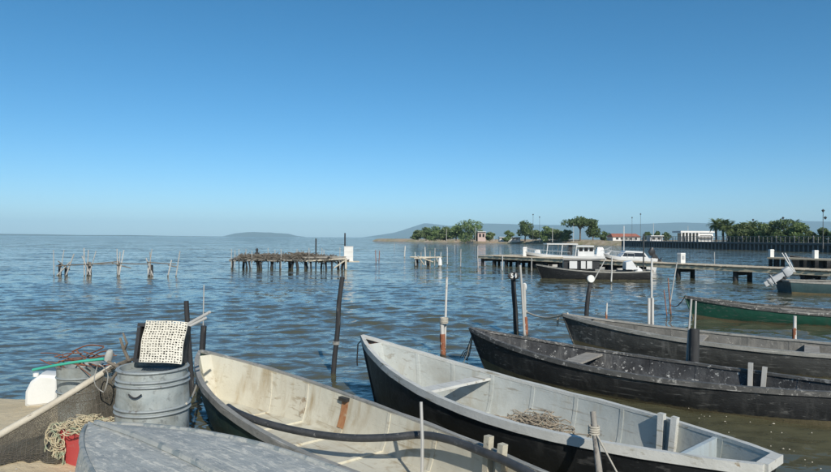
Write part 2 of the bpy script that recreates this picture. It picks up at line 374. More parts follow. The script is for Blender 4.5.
# ---------------------------------------------------------------- ground (beach and lagoon bed)
SHORE = [(-4000, 1200), (-60, 22), (-12, 10.2), (-8, 8.9), (-4.9, 7.7), (-3.3, 7.35), (-2.75, 6.2), (-2.1, 5.45), (-1.5, 4.7), (-.6, 3.9), (0, 3.2), (1.2, 2.2), (3, 1.3), (6, .3), (20, -4), (60, -14), (4000, -1200)]
sx = np.array([p[0] for p in SHORE], float); sy = np.array([p[1] for p in SHORE], float)
def ground_z(x, y):
    d = np.interp(x, sx, sy) - y
    z = np.where(d > 0, .075*d - .004*np.minimum(d, 8)**2*.5, .22*d)
    z = np.clip(z, -.95, .55)
    near = (np.abs(x) < 30) & (np.abs(y) < 30)
    z = z + np.where(near & (z > -.2), .012*np.sin(x*5.1+y*2.3)+.01*np.sin(x*2.2-y*6.7+1.3), 0)
    return z
def gz(x, y): return float(ground_z(np.array([x]), np.array([y]))[0])
def graded(a0, a1, fine, grow, lim=90.0, fast=1.18):
    """coordinates from a0 to a1 with a step that grows away from 0, fast beyond lim"""
    def go(end):
        pos = [0.0]; st = fine
        while pos[-1] < end:
            st = fine*(1+pos[-1]*grow) if pos[-1] < lim else st*fast
            pos.append(pos[-1]+st)
        return pos
    pos = go(a1); neg = [-q_ for q_ in go(-a0)]
    return np.array(neg[:0:-1]+pos)
def sheet(name, mat, xs, ys, zf, smooth=True):
    X, Y = np.meshgrid(xs, ys); Z = zf(X, Y)
    nx, ny = len(xs), len(ys)
    me = bpy.data.meshes.new(name)
    co = np.stack([X.ravel(), Y.ravel(), Z.ravel()], 1).astype(np.float32)
    i = np.arange(nx*ny).reshape(ny, nx)
    q = np.stack([i[:-1, :-1].ravel(), i[:-1, 1:].ravel(), i[1:, 1:].ravel(), i[1:, :-1].ravel()], 1).astype(np.int32)
    me.vertices.add(len(co)); me.vertices.foreach_set('co', co.ravel())
    me.loops.add(q.size); me.loops.foreach_set('vertex_index', q.ravel())
    me.polygons.add(len(q)); me.polygons.foreach_set('loop_start', np.arange(0, q.size, 4, dtype=np.int32))
    me.polygons.foreach_set('loop_total', np.full(len(q), 4, np.int32))
    me.update(calc_edges=True); me.validate()
    if smooth: me.shade_smooth()
    me.materials.append(MATS[mat])
    ob = bpy.data.objects.new(name, me); col.objects.link(ob)
    return ob
gs = sheet('ground', 'sand', graded(-11000, 11000, .14, .11, 30, 1.3), graded(-60, 11500, .14, .11, 30, 1.3), ground_z)
tag(gs, 'pale sandy beach running down into the lagoon bed', kind='structure')

# ---------------------------------------------------------------- water with real wavelets
rng = np.random.default_rng(4)
NW = 84
lam = np.exp(rng.uniform(np.log(.22), np.log(.95), NW))
ang = R(-96) + rng.normal(0, R(46), NW)
phs = rng.uniform(0, 2*np.pi, NW)
def water_z(X, Y):
    Z = np.zeros_like(X)
    ys = np.interp(X, sx, sy)
    off = np.clip((Y-ys)/14.0, 0, 1)
    amp = .42 + .58*off
    step = .08*(1+np.maximum(np.abs(X)*.07, np.maximum(Y-3, 0)*.07))
    gust = .75+.35*np.sin(X*.11+Y*.19+1)*np.sin(X*.05-Y*.07)
    for l, a, p in zip(lam, ang, phs):
        k = 2*np.pi/l
        fade = np.clip((l/step-3.0)/3.0, 0, 1)
        Z += (.036/k)*(2*((np.sin(k*(X*np.cos(a)+Y*np.sin(a))+p)+1)*.5)**1.7-.9)*fade
    return Z*amp*gust
xs = graded(-10500, 10500, .08, .065); ys = graded(0, 11000, .065, .065); ys = ys[ys >= 0]+.6
water = sheet('water', 'lagoon_water', xs, ys, water_z)
tag(water, 'wind rippled murky lagoon', kind='structure')

# ---------------------------------------------------------------- boats
def lerp(a, b, t): return a+(b-a)*t
class Hull:
    def __init__(s, L, hb, fm, fs, fb, stern=.35, bott=.66, rake=.38, draft=.12, full=2.0, mid=.45, srake=.12, floor=.09):
        s.__dict__.update(locals())
    def hbm(s, t):
        if t < s.mid:
            u = t/s.mid; return s.hb*(s.stern+(1-s.stern)*math.sin(u*math.pi/2)**.9)
        u = (t-s.mid)/(1-s.mid); return s.hb*max(.012, (1-u**s.full)**.92)
    def sheer(s, t):
        if t > .35: return s.fm+(s.fb-s.fm)*((t-.35)/.65)**2.1
        return s.fm+(s.fs-s.fm)*((.35-t)/.35)**2
    def xg(s, t): return s.L*(t-.5)
    def xb(s, t):
        x = s.xg(t)
        return x - s.rake*max(0, (t-.6)/.4)**1.6 + s.srake*max(0, 1-t/.25)**1.5
    def zb(s, t): return -s.draft + .10*max(0, (t-.6)/.4)**2 + .05*max(0, 1-t/.3)**2
    def side(s, t, v, inset=0.0):
        """point on the +y side; v=0 chine, 1 gunwale"""
        g = s.hbm(t); c = g*s.bott
        y = lerp(c, g, v) + .045*math.sin(v*math.pi)*min(1, g/s.hb*1.2)
        z = lerp(s.zb(t), s.sheer(t), v); x = lerp(s.xb(t), s.xg(t), v)
        return Vector((x, max(.004, y-inset), z))
    def vfloor(s, t, z): return max(0.0, min(.9, (z-s.zb(t))/(s.sheer(t)-s.zb(t))))
TS = [0, .02, .05, .1, .16, .23, .3, .37, .44, .51, .58, .65, .71, .77, .82, .87, .91, .945, .97, .988, 1.0]
def mirror(p): return Vector((p[0], -p[1], p[2]))
def make_boat(name, label, H, bow, direc, mats, ribs=(), thwarts=(), posts=(), group='wooden fishing boats moored by the beach', rail=(.05, .045),
              band=None, foredeck=None, knee=None, lean=0.0, rail_in=True, z=0.0, post_h=.2, parts_only_hull=False):
    """bow: world xy of the stem head; direc: unit vector from bow to stern"""
    dx, dy = direc; q = math.hypot(dx, dy); dx /= q; dy /= q
    cx, cy = bow[0]+dx*H.L/2, bow[1]+dy*H.L/2
    root = thing(name, label, 'boat', (cx, cy, z), math.atan2(-dy, -dx), group)
    if lean: root.rotation_euler[0] = lean
    hull_m, in_m, rail_m = mats
    b = MB(); rows = []
    VV = [0, .12, .3, .5, .7, .85, 1.0]
    for t in TS:
        sd = [H.side(t, v) for v in VV]
        k = Vector((H.xb(t), 0, H.zb(t)-.012))
        rows.append([mirror(p) for p in reversed(sd)]+[k]+sd)
    b.loft(rows)
    n_ = len(rows[0]); b.f.append(tuple(range(n_)))
    hull = b.build('hull', hull_m, root, 38)
    # lining
    b = MB(); rows = []
    TI = [t for t in TS if H.hbm(t) > .09]; th = .03
    TI[0] = th/H.L*1.2
    for t in TI:
        zf = min(H.floor + .5*max(0, t-.8)**1.2, H.sheer(t)-.1); v0 = H.vfloor(t, zf)
        sd = [H.side(t, lerp(v0, 1.0, u), th) for u in (0, .2, .4, .6, .8, 1)]
        sd[-1].z -= .004
        rows.append([mirror(p) for p in reversed(sd)]+[Vector((sd[0].x, 0, zf-.004))]+sd)
    b.loft(rows)
    n_ = len(rows[0]); b.f.append(tuple(reversed(range(n_)))); e = len(rows)*n_
    b.f.append(tuple(range(e-n_, e)))
    for i in range(len(b.f)): b.f[i] = tuple(reversed(b.f[i]))
    b.build('lining', in_m, root, 38)
    # gunwale rails
    for sgn in (1, -1):
        b = MB(); rows = []
        for i, t in enumerate(TS):
            p = H.side(t, 1.0); y = p.y
            jig = .004*math.sin(t*41+sgn)
            o_, i_ = y+.018+jig, max(.0, y-rail[0])
            zt, zl = p.z+.014+jig*.5, p.z-rail[1]
            r = [(p.x, o_, zl), (p.x, o_, zt), (p.x, i_, zt), (p.x, i_, zt-.03)]
            rows.append([(a[0], a[1]*sgn, a[2]) for a in r])
        b.loft(rows, closed=True); b.f.append((0, 1, 2, 3)); e = len(rows)*4; b.f.append((e-4, e-3, e-2, e-1))
        b.build('gunwale', rail_m, root, 30)
    # transom cap
    p = H.side(0, 1.0); b = MB(); b.box((p.x+.012, 0, p.z-.01), (.075, 2*p.y-.012, .06)); b.build('transom_cap', rail_m, root)
    # stem post
    b = MB(); pts = [(H.xb(1)+.0, 0, H.zb(1)-.02), (lerp(H.xb(1), H.xg(1), .5)+.01, 0, lerp(H.zb(1), H.sheer(1), .5)), (H.xg(1)+.008, 0, H.sheer(1)+.004)]
    b.tube(pts, [.018, .020, .022], 8); b.build('stem_post', hull_m, root, 40)
    def rib(t, wd=.04, dp=.007, name='rib', mat=None):
        zf = min(H.floor + .5*max(0, t-.8)**1.2, H.sheer(t)-.1); v0 = H.vfloor(t, zf); b = MB()
        for sgn in (1, -1):
            rows = []
            for u in (0, .25, .5, .75, .97):
                v_ = lerp(v0, 1.0, u); dt = wd/H.L/2
                a, c = H.side(t-dt, v_, th-.004), H.side(t+dt, v_, th-.004); ai, ci = H.side(t-dt, v_, th+dp), H.side(t+dt, v_, th+dp)
                rows.append([(q_.x, q_.y*sgn, q_.z) for q_ in (a, c, ci, ai)])
            b.loft(rows, closed=True); e = len(b.v); b.f.append((e-4, e-3, e-2, e-1))
        y = H.side(t, v0, th+dp).y
        b.box((H.side(t, v0).x, 0, zf+.006), (wd, 2*y, .02))
        return b.build(name, mat or in_m, root)
    for t in ribs: rib(t)
    for tw in thwarts:
        t, wd, mt = tw; zt = H.sheer(t)-.065; v_ = H.vfloor(t, zt); y = H.side(t, v_, th).y
        b = MB(); b.box((H.side(t, v_).x, 0, zt), (wd, 2*y-.002, .028)); b.build('thwart', mt, root)
    for (t, sgn, gap, h_, mt, dz) in posts:
        for k in (-.5, .5):
            v_ = .55; p = H.side(t+gap*k/H.L, v_, th+.032); p2 = H.side(t+gap*k/H.L, 1.0, th+.04)
            b = MB(); lo = Vector((p.x, p.y*sgn, p.z-.16)); hi = Vector((p2.x-.015+.02*k, p2.y*sgn, p2.z+h_+dz*k))
            b.bar(lo, hi, .055, .05, (1, 0, 0)); b.build('thole_post', mt, root)
    if foredeck:
        t0, mt = foredeck; b = MB(); rows = []
        for t in [q_ for q_ in TS if q_ >= t0]:
            p = H.side(t, 1.0, .03); rows.append([(p.x, -p.y, p.z-.012), (p.x, 0, p.z+.008), (p.x, p.y, p.z-.012)])
        b.loft(rows); b.build('foredeck', mt, root, 30)
    if knee:
        t, mt = knee; p = H.side(t, 1.0, th); b = MB()
        b.box((p.x, 0, p.z-.09), (.035, 2*p.y-.01, .16)); b.build('bulkhead', mt, root)
    if band:
        v1, mt = band
        for sgn in (1, -1):
            b = MB(); rows = []
            for t in TS:
                rows.append([(q_.x, (q_.y+.004)*sgn, q_.z) for q_ in [H.side(t, u*v1) for u in (0, .5, 1)]])
            b.loft(rows); b.build('waterline_band', mt, root, 60)
    root['hull_ref'] = 0
    del root['hull_ref']
    return root, H
def in_boat(root, p):
    """boat-local point to world"""
    c, s_ = math.cos(root.rotation_euler[2]), math.sin(root.rotation_euler[2])
    return Vector((root.location.x+c*p[0]-s_*p[1], root.location.y+s_*p[0]+c*p[1], root.location.z+p[2]))

# cream boat (bow lower left)
p = W(200, 353, .62)
H1 = Hull(5.3, .60, .42, .45, .64, stern=.45, bott=.62, full=2.6, rake=.34)
B1, _ = make_boat('rowing_boat', 'cream painted open boat with dark green hull and a black hose lying inside', H1, (p.x, p.y), (.66, -.75),
    ('dark_green_hull', 'cream_paint', 'grey_rail'), ribs=(.22, .34, .46, .58, .70, .81), posts=((.20, -1, .13, .12, 'cream_rail', .02),), rail=(.03, .05))
# white boat with black hull
p = W(362, 336, .77)
s_ = W(772, 463, .45)
dv = (s_-Vector((p.x, p.y, .45))); L3 = math.hypot(dv.x, dv.y)
H3 = Hull(L3, .62, .44, .46, .77, stern=.24, bott=.66, full=2.2, rake=.3, mid=.42)
B3, _ = make_boat('rowing_boat', 'white open boat with black hull, one plank seat and two pale upright posts', H3, (p.x, p.y), (dv.x, dv.y),
    ('black_hull', 'white_paint', 'white_rail'), ribs=(.10, .2, .31, .42, .53, .64, .75, .85), thwarts=((.66, .16, 'white_rail'),),
    posts=((.205, -1, .11, .06, 'white_rail', .0),), knee=(.11, 'pale_blue_paint'), rail=(.035, .06))
# black tarred boat
p = W(470, 328, .60)
H4 = Hull(4.95, .64, .34, .38, .60, stern=.38, bott=.66, full=2.2, rake=.3)
B4, _ = make_boat('rowing_boat', 'black tarred open boat with flaking white speckles inside', H4, (p.x, p.y), (.80, -.60),
    ('tar_hull', 'tar_interior', 'dark_rail'), ribs=(.12, .24, .36, .48, .60, .72, .83), thwarts=((.64, .24, 'grey_wood'),),
    posts=((.215, -1, .14, .10, 'grey_stake', .03),), foredeck=(.93, 'tar_interior'), band=(.30, 'algae_band'))
# worn grey-black boat
p = W(563, 314, .60)
H5 = Hull(6.0, .66, .36, .40, .60, stern=.38, bott=.7, full=2.2, rake=.25)
B5, _ = make_boat('rowing_boat', 'long worn grey-black boat moored between the tarred boat and the green boat', H5, (p.x, p.y), (.85, -.53),
    ('worn_grey_hull', 'worn_grey_inside', 'grey_rail'), ribs=(.1, .2, .3, .4, .5, .6, .7, .8), thwarts=((.62, .22, 'grey_wood'), (.35, .2, 'grey_wood')),
    foredeck=(.88, 'worn_grey_inside'), band=(.28, 'algae_band'))
# green boat
p = W(685, 296, .54)
H6 = Hull(5.8, .62, .29, .33, .54, stern=.4, bott=.7, full=2.4, rake=.2)
B6, _ = make_boat('rowing_boat', 'green hulled boat with a dark rail, floating beyond the worn grey boat', H6, (p.x, p.y), (.93, -.37),
    ('green_hull', 'worn_grey_inside', 'dark_rail'), ribs=(.2, .4, .6, .8), thwarts=((.6, .22, 'grey_wood'),), foredeck=(.84, 'grey_wood'), band=(.2, 'algae_band'), rail=(.05, .06))

# upturned boat
p = D(84, 426, 4.45)
H2 = Hull(4.6, .60, .46, .46, .52, stern=.6, bott=.84, full=1.9, rake=.08, draft=.10, mid=.48)
dx, dy = .72, -.69; q = math.hypot(dx, dy); dx /= q; dy /= q
UP = thing('upturned_boat', 'weathered grey-blue boat lying upside down on the sand', 'boat', (p.x+dx*2.3, p.y+dy*2.3, 0), math.atan2(-dy, -dx))
b = MB(); rows = []
ZT = .765
def flip(pt, t):   # upside down: the sheer line rests on the sand and keel faces the sky
    return Vector((pt.x, pt.y, ZT - (pt.z + .10) + .02))
for t in TS:
    sd = [flip(H2.side(t, v), t) for v in (0, .08, .25, .5, .75, 1.0)]
    k = Vector((H2.xb(t), 0, flip(Vector((0, 0, H2.zb(t)-.02)), t).z))
    k2 = lerp(k, sd[0], .5)
    rows.append([mirror(q_) for q_ in reversed(sd)]+[mirror(k2), k, k2]+sd)
b.loft(rows); n_ = len(rows[0]); b.f.append(tuple(range(n_)))
for i in range(len(b.f)): b.f[i] = tuple(reversed(b.f[i]))
b.build('hull', 'upturned_hull', UP, 32)
for yy in (0,):
    b = MB(); pts = []
    for t in np.linspace(.02, .965, 26):
        w_ = H2.hbm(t)*H2.bott
        pts.append((H2.xb(t), yy*w_*1.25, flip(Vector((0, 0, H2.zb(t)-.02*(1-abs(yy*1.25)))), t).z+.004))
    b.tube(pts, [.022]*26, 6); b.build('keel_strip', 'upturned_rib', UP, 50)
for sgn in (1, -1):
    b = MB(); b.tube([flip(H2.side(t, 0), t)*1.0 if sgn > 0 else mirror(flip(H2.side(t, 0), t)) for t in TS[:-1]], .017, 6)
    b.build('chine_strip', 'upturned_rib', UP, 50)
    b = MB(); b.tube([flip(H2.side(t, 1), t) if sgn > 0 else mirror(flip(H2.side(t, 1), t)) for t in TS], .024, 6)
    b.build('gunwale', 'upturned_rib', UP, 50)

# ---- things in and around the boats
# black hose in the cream boat
def lb(H, t, v, side, inset, dz=0):
    q_ = H.side(t, v, inset); return (q_.x, q_.y*side, q_.z+dz)
# local +y of a boat heading bow-wards is its port side; find which side faces the camera
def far_side(root):
    a, c = in_boat(root, (0, 1, 0)), in_boat(root, (0, -1, 0))
    return 1 if a.y > c.y else -1
fs1 = far_side(B1)
hp = [W(*q_) for q_ in ((228, 407, .44), (240, 414, .43), (268, 424, .40), (308, 433, .36), (350, 438, .36), (390, 437.5, .40), (421, 435, .44), (450, 440, .455), (480, 451, .45), (505, 461, .45), (535, 477, .44), (560, 495, .36))]
b = MB(); b.tube(catmull(hp, 8), .031, 12)
tag(b.build('rubber_hose', 'hose_rubber', None, 60), 'thick black hose bent across the inside of the cream boat', 'hose')
# rusty bracket stain inside the cream boat: an iron plate on the far side
for (t, wv, hv, nm, mt) in ((.585, .10, .60, 'rusty_plate', 'rust_stain'), (.705, .09, .34, 'rust_patch', 'brown_stain')):
    b = MB(); rows = []
    for u in np.linspace(-.5, .5, 5):
        rows.append([lb(H1, t+u*wv/H1.L*((1+.3*math.sin(u*9)) if nm == 'rusty_plate' else math.sqrt(max(.02, 1-((v_-.58)/.162)**2))*1.15), v_, fs1, .043) for v_ in np.linspace(.93-hv*.75 if nm == 'rusty_plate' else .42, .93 if nm == 'rusty_plate' else .74, 9)])
    b.loft(rows); b.build(nm, mt, B1, 60)
b = MB(); q0 = lb(H1, .585, .95, fs1, .05); b.box(q0, (.12, .05, .035)); b.build('iron_cleat', 'motor_black', B1)
# thin stick standing in the cream boat
a = D(421, 402, 4.85); c = D(422, 476, 4.8)
b = MB(); b.tube([c, lerp(c, a, .5)+Vector((.006, 0, 0)), a], [.014, .013, .012], 7)
tag(b.build('thin_stick', 'grey_stake', None, 40), 'thin bare stick standing upright inside the cream boat', 'stick')
# net heap in the white boat
fs3 = far_side(B3)
b = MB(); random.seed(3)
cxy = H3.side(.445, .4)
for k in range(150):
    x0 = cxy.x+random.gauss(0, .26); y0 = fs3*(.10+random.gauss(0, .11)); z0 = .12+.20*math.exp(-((x0-cxy.x)/.33)**2)*random.uniform(.35, 1.0)
    pts = []; a_ = random.uniform(0, 6.28); r_ = random.uniform(.03, .10)
    for i in range(7):
        a_ += random.uniform(.4, 1.0)
        pts.append((x0+r_*math.cos(a_)*1.5, y0+r_*math.sin(a_), z0+random.uniform(-.02, .03)))
    b.tube([in_boat(B3, q_) for q_ in catmull(pts, 2)], random.uniform(.003, .006), 4, False)
tag(b.build('net_heap', 'net_twine_brown'), 'tangled heap of brown fishing net lying in the white boat', 'net')

# barrel
BX, BY = D(153, 400, 5.32).x, 5.32
bz = gz(BX, BY)-.02
BR = thing('steel_barrel', 'grey-blue metal barrel with raised hoops standing at the water edge', 'barrel', (BX, BY, bz), .4)
Hb = .905-bz
b = MB(); rr = .285
prof = []
for i in range(33):
    u = i/32; bulge = .018*math.sin(u*math.pi)
    prof.append((rr-.012+bulge, u*Hb))
b.lathe(prof+[(rr-.028, Hb-.002), (rr-.03, Hb-.05), (.001, Hb-.055)], 48, capt=False)
def dent(q_):
    a_ = math.atan2(q_[1], q_[0]); f_ = 1+.010*math.sin(3*a_+q_[2]*7)*math.sin(q_[2]*9+a_)+.008*math.sin(7*a_-q_[2]*15)
    return (q_[0]*f_, q_[1]*f_, q_[2])
b.v = [dent(q_) for q_ in b.v]; b.build('body', 'barrel_metal', BR, 35)
for u in (.025, .36, .61, .652, .862, .904, .987):
    b = MB(); r_ = rr-.012+.018*math.sin(u*math.pi); pts = [(math.cos(a)*r_, math.sin(a)*r_, u*Hb) for a in np.linspace(0, 2*math.pi, 49)[:-1]]
    k = len(pts); rows = []
    for j in range(8):
        q = 2*math.pi*j/8; rows.append([(math.cos(a)*(r_+.016*math.cos(q)), math.sin(a)*(r_+.016*math.cos(q)), u*Hb+.013*math.sin(q)) for a in np.linspace(0, 2*math.pi, 49)[:-1]])
    b.loft(rows+[rows[0]], closed=True); b.build('hoop', 'barrel_hoop', BR, 60)
b = MB(); a0 = -math.pi/2-.4-.05
pts = [(math.cos(a0+x)*(rr+.03), math.sin(a0+x)*(rr+.03), .83*Hb-.01-.03*math.cos(x*9)) for x in np.linspace(-.17, .17, 11)]
b.tube(pts, .006, 6); b.build('handle', 'dark_pile', BR, 60)

# black crate leaning on the barrel, with a perforated white mat in front
def frame_from(o_, xdir, updir):
    x_ = Vector(xdir).normalized(); u_ = Vector(updir); u_ = (u_-x_*u_.dot(x_)).normalized(); n_ = x_.cross(u_)
    return Matrix((x_, u_, n_)).transposed().to_4x4(), Vector(o_)
TOPZ = bz+Hb
def panel(c_, rx, ry, rz):
    e = Matrix.Rotation(rz, 4, 'Z') @ Matrix.Rotation(ry, 4, 'Y') @ Matrix.Rotation(rx, 4, 'X'); e.translation = Vector(c_)
    return e
CR = thing('plastic_crate', 'black shallow plastic crate tipped on its side on top of the barrel', 'crate', (BX+.03, BY+.10, TOPZ+.005), R(-4))
b = MB(); wd, ht, dp = .40, .32, .12
Mx = Matrix.Rotation(R(-14), 4, 'X')
def add_b(c_, sz): 
    b.box(Mx @ Vector(c_), sz, Mx.to_3x3())
add_b((0, dp/2-.005, ht/2), (wd, .012, ht)); b.build('base', 'black_plastic', CR)
for nm, c_, sz in (('wall', (0, 0, .006), (wd, dp, .012)), ('wall', (0, 0, ht-.006), (wd, dp, .012)), ('wall', (-wd/2+.006, 0, ht/2), (.012, dp, ht-.026)), ('wall', (wd/2-.006, 0, ht/2), (.012, dp, ht-.026)),
                   ('rim', (0, -dp/2-.006, .012), (wd+.04, .012, .03)), ('rim', (0, -dp/2-.006, ht-.004), (wd+.04, .012, .03)), ('rim', (-wd/2-.004, -dp/2-.006, ht/2), (.03, .012, ht-.05)), ('rim', (wd/2+.004, -dp/2-.006, ht/2), (.03, .012, ht-.05))):
    b = MB(); add_b(c_, sz); b.build(nm, 'black_plastic', CR)
b = MB(); add_b((-wd/2+.05, -.0, ht*.62), (.03, .08, .12)); b.build('inner_tab', 'wall_pink', CR)
# mat with real holes
b = MB(); nx, nz = 15, 17; mw, mh = .36, .345; cw, ch = mw/nx, mh/nz
for i in range(nx):
    for j in range(nz):
        x0, z0 = -mw/2+i*cw, j*ch; gx = cw*random.uniform(.14, .30); gy = ch*random.uniform(.18, .34)
        def bend(x, z): return (x+.006*math.sin(z*22+1), -.006*math.cos(x*9)-.012*(z/mh)**2+.002*math.sin(z*31+x*13), z+.006*math.sin(x*11+.5))
        o4 = [bend(x0, z0), bend(x0+cw, z0), bend(x0+cw, z0+ch), bend(x0, z0+ch)]
        jx, jy = random.uniform(-.12, .12)*cw, random.uniform(-.14, .14)*ch
        x0 += jx; z0 += jy
        i4 = [bend(x0+gx, z0+gy), bend(x0+cw-gx, z0+gy), bend(x0+cw-gx, z0+ch-gy), bend(x0+gx, z0+ch-gy)]
        b.add(o4+i4, [(0, 1, 5, 4), (1, 2, 6, 5), (2, 3, 7, 6), (3, 0, 4, 7)])
mat_o = b.build('perforated_mat', 'mat_plastic')
pm = D(158, 366, BY-.13)
mat_o.location = (pm.x, BY-.105, TOPZ+.045); mat_o.rotation_euler = (R(-15), R(3.5), R(-4))
sm = mat_o.modifiers.new('thickness', 'SOLIDIFY'); sm.thickness = .012
tag(mat_o, 'cream perforated plastic mat propped against the black crate', 'mat')

# oar poking out behind the crate
a = D(178, 330, 5.75); c = D(210, 312, 6.1)
b = MB(); b.tube([a, lerp(a, c, .5), c], [.016, .016, .015], 8); ob = b.build('pole', 'grey_stake', None, 40)
tag(ob, 'grey pole sticking out slanted behind the black crate, upper of two', 'pole')
a = D(176, 333, 5.6); c = D(206, 318, 5.9)
b = MB(); b.tube([D(160, 350, 5.45), a, c], [.014, .014, .013], 8); ob = b.build('pole', 'grey_stake', None, 40)
tag(ob, 'short grey pole slanting behind the black crate, lower of two', 'pole')

# ---------------------------------------------------------------- mooring stakes near the boats
def stake(name, label, top, base, r, mat, d=None, seg=9, group=None, cat='stake', zb=-.9, taper=.85, bend=0.0):
    """top/base: photo pixels of the head and of the water line"""
    g = W(*base) if d is None else D(base[0], base[1], d)
    if d is not None: pass
    t = D(top[0], top[1], g.y)
    dirv = (t-g); k = (zb-g.z)/dirv.z if abs(dirv.z) > 1e-4 else 0
    bot = g+dirv*k
    loc = Vector((bot.x, bot.y, bot.z))
    b = MB(); pts = []
    for u in np.linspace(0, 1, 7):
        q_ = lerp(bot, t, u)-loc; q_.x += bend*math.sin(u*math.pi)+random.uniform(-1, 1)*r*.28; q_.y += random.uniform(-1, 1)*r*.25; pts.append(q_)
    b.tube(pts, [lerp(r, r*taper, u) for u in np.linspace(0, 1, 7)*1.0], seg)
    ob = b.build(name, mat, None, 40, loc)
    tag(ob, label, cat, group)
    return ob, t, g
stake('mooring_stake', 'dark slim stake leaning slightly right, alone between the cream and white boats', (342, 277), (333, 374), .040, 'dark_pile')
b = MB(); c = D(336, 343, W(333, 374).y)
for k in range(3):
    b.tube([c+Vector((.047*math.cos(a), .047*math.sin(a), (k-1)*.016)) for a in np.linspace(0, 6.28, 17)], .008, 6)
tag(b.build('rope_lashing', 'grey_rope', None, 60), 'small rope ring tied round the lone leaning dark stake', 'rope')
stake('mooring_stake', 'tall dark stake just right of the barrel', (186, 301), (193, 395), .036, 'dark_pile')
stake('mooring_stake', 'short dark stake at the bow of the cream boat', (204, 326), (198, 388), .045, 'dark_pile')
stake('thin_stake', 'thin pale stick above the short dark stake near the cream bow', (204, 285), (203, 345), .012, 'grey_stake', cat='stick')

def rusty_foot(ob, top, base, r):
    f_, _, _ = stake('rusty_foot', None, top, base, r, 'rust_stake', cat=None, taper=1.0)
    adopt(f_, ob)
# white pole tied to a rusty stub
ob, t, g = stake('rusty_stub', 'white stub stake with rusty red foot between the white and tarred boats', (442, 319), (443, 357), .043, 'white_stake'); rusty_foot(ob, (442.4, 334), (443, 357), .047)
ob2, t2, g2 = stake('white_pole', 'tall white pole tied to the rusty stub stake', (447, 277), (444.5, 356), .022, 'white_stake', cat='pole')
b = MB(); c = D(444, 320.5, g.y)
for k in range(4):
    b.tube([c+Vector((.062*math.cos(a), .062*math.sin(a), (k-1.5)*.025)) for a in np.linspace(0, 6.28, 17)], .012, 6)
tag(b.build('rope_lashing', 'rope_fibre', None, 60), 'pale rope lashing round the white pole and rusty stub', 'rope')

# numbered stake 54
ob54, t54, g54 = stake('numbered_stake', 'dark stake topped by the round black plate reading 54', (513.5, 275), (517, 334), .058, 'dark_pile')
st2, tq, gq = stake('thin_stake', 'tall pale pole with a rusty foot beside the numbered stake', (520, 265), (525, 337), .026, 'grey_stake')
st3, tr_, gr_ = stake('rusty_stub', 'short grey stub with rusty foot right of the numbered stake', (523.5, 284), (526, 336), .038, 'grey_stake'); rusty_foot(st3, (525.1, 317), (526, 336), .042)
pc = D(513.5, 276, g54.y-.12)
b = MB(); b.lathe([(.001, -.012), (.085, -.012), (.10, -.004), (.10, .008), (.085, .012), (.001, .012)], 10, capb=False, capt=False)
b.v = [(q_[0]*1.25, q_[2], q_[1]*.85) for q_ in b.v]; SG = b.build('number_plate', 'black_plastic', None, 30, pc); SG.rotation_euler = (0, 0, R(6)); adopt(SG, ob54)
cu = bpy.data.curves.new('digits_54', 'FONT'); cu.body = '54'; cu.size = .13; cu.align_x = 'CENTER'; cu.align_y = 'CENTER'; cu.extrude = .003; cu.offset = .004
tmp = bpy.data.objects.new('digits_tmp', cu); col.objects.link(tmp)
bpy.context.view_layer.update()
me = bpy.data.meshes.new_from_object(tmp.evaluated_get(bpy.context.evaluated_depsgraph_get()))
bpy.data.objects.remove(tmp)
me.materials.clear(); me.materials.append(MATS['white_plastic'])
dg = bpy.data.objects.new('digits', me); col.objects.link(dg); dg.parent = SG; dg.location = (0, -.0145, 0); dg.rotation_euler = (R(90), 0, 0)
# float hanging at the pole
b = MB(); c = D(524.5, 287, g54.y-.09)
b.lathe([(.012, -.085), (.04, -.06), (.05, 0), (.04, .06), (.012, .085)], 14); ob = b.build('net_float', 'white_plastic', None, 60, c)
tag(ob, 'small white float tied near the top of the rusty-footed pole', 'float')
# rope from stake 54 to bow of the grey boat
bowp = in_boat(B5, (H5.xg(.985), 0, H5.sheer(.985)+.03))
a = D(526, 312, g54.y-.02); pts = []
for u in np.linspace(0, 1, 15):
    q_ = lerp(a, bowp, u); q_.z -= .10*math.sin(u*math.pi); pts.append(q_)
b = MB(); b.tube(pts, .017, 7)
for k in range(5):
    b.tube([pts[11]+Vector((random.uniform(-.02, .02), random.uniform(-.02, .02), -i*.035+.02*math.sin(i+k))) for i in range(6)], .011, 6)
for k in range(4):
    b.tube([a+Vector((.05*math.cos(x)-.03, .05*math.sin(x), (k-1.5)*.022)) for x in np.linspace(0, 6.28, 15)], .01, 6)
tag(b.build('mooring_rope', 'rope_fibre', None, 60), 'pale rope sagging from the rusty-footed pole to the grey bow', 'rope')
# rope and weed on the tarred bow
b = MB(); c0 = in_boat(B4, (H4.xg(.985), 0, H4.sheer(.985)))
for k in range(7):
    e = W(462+random.uniform(-4, 6), 361+random.uniform(-4, 4), 0)
    pts = [lerp(c0, e, u)+Vector((0, 0, -.10*math.sin(u*3.14)*random.uniform(.2, 1))) for u in np.linspace(0, 1, 8)]
    b.tube(pts, .007, 5)
tag(b.build('mooring_rope', 'grey_rope', None, 60), 'ragged grey ropes hanging from the tarred bow into the water', 'rope')
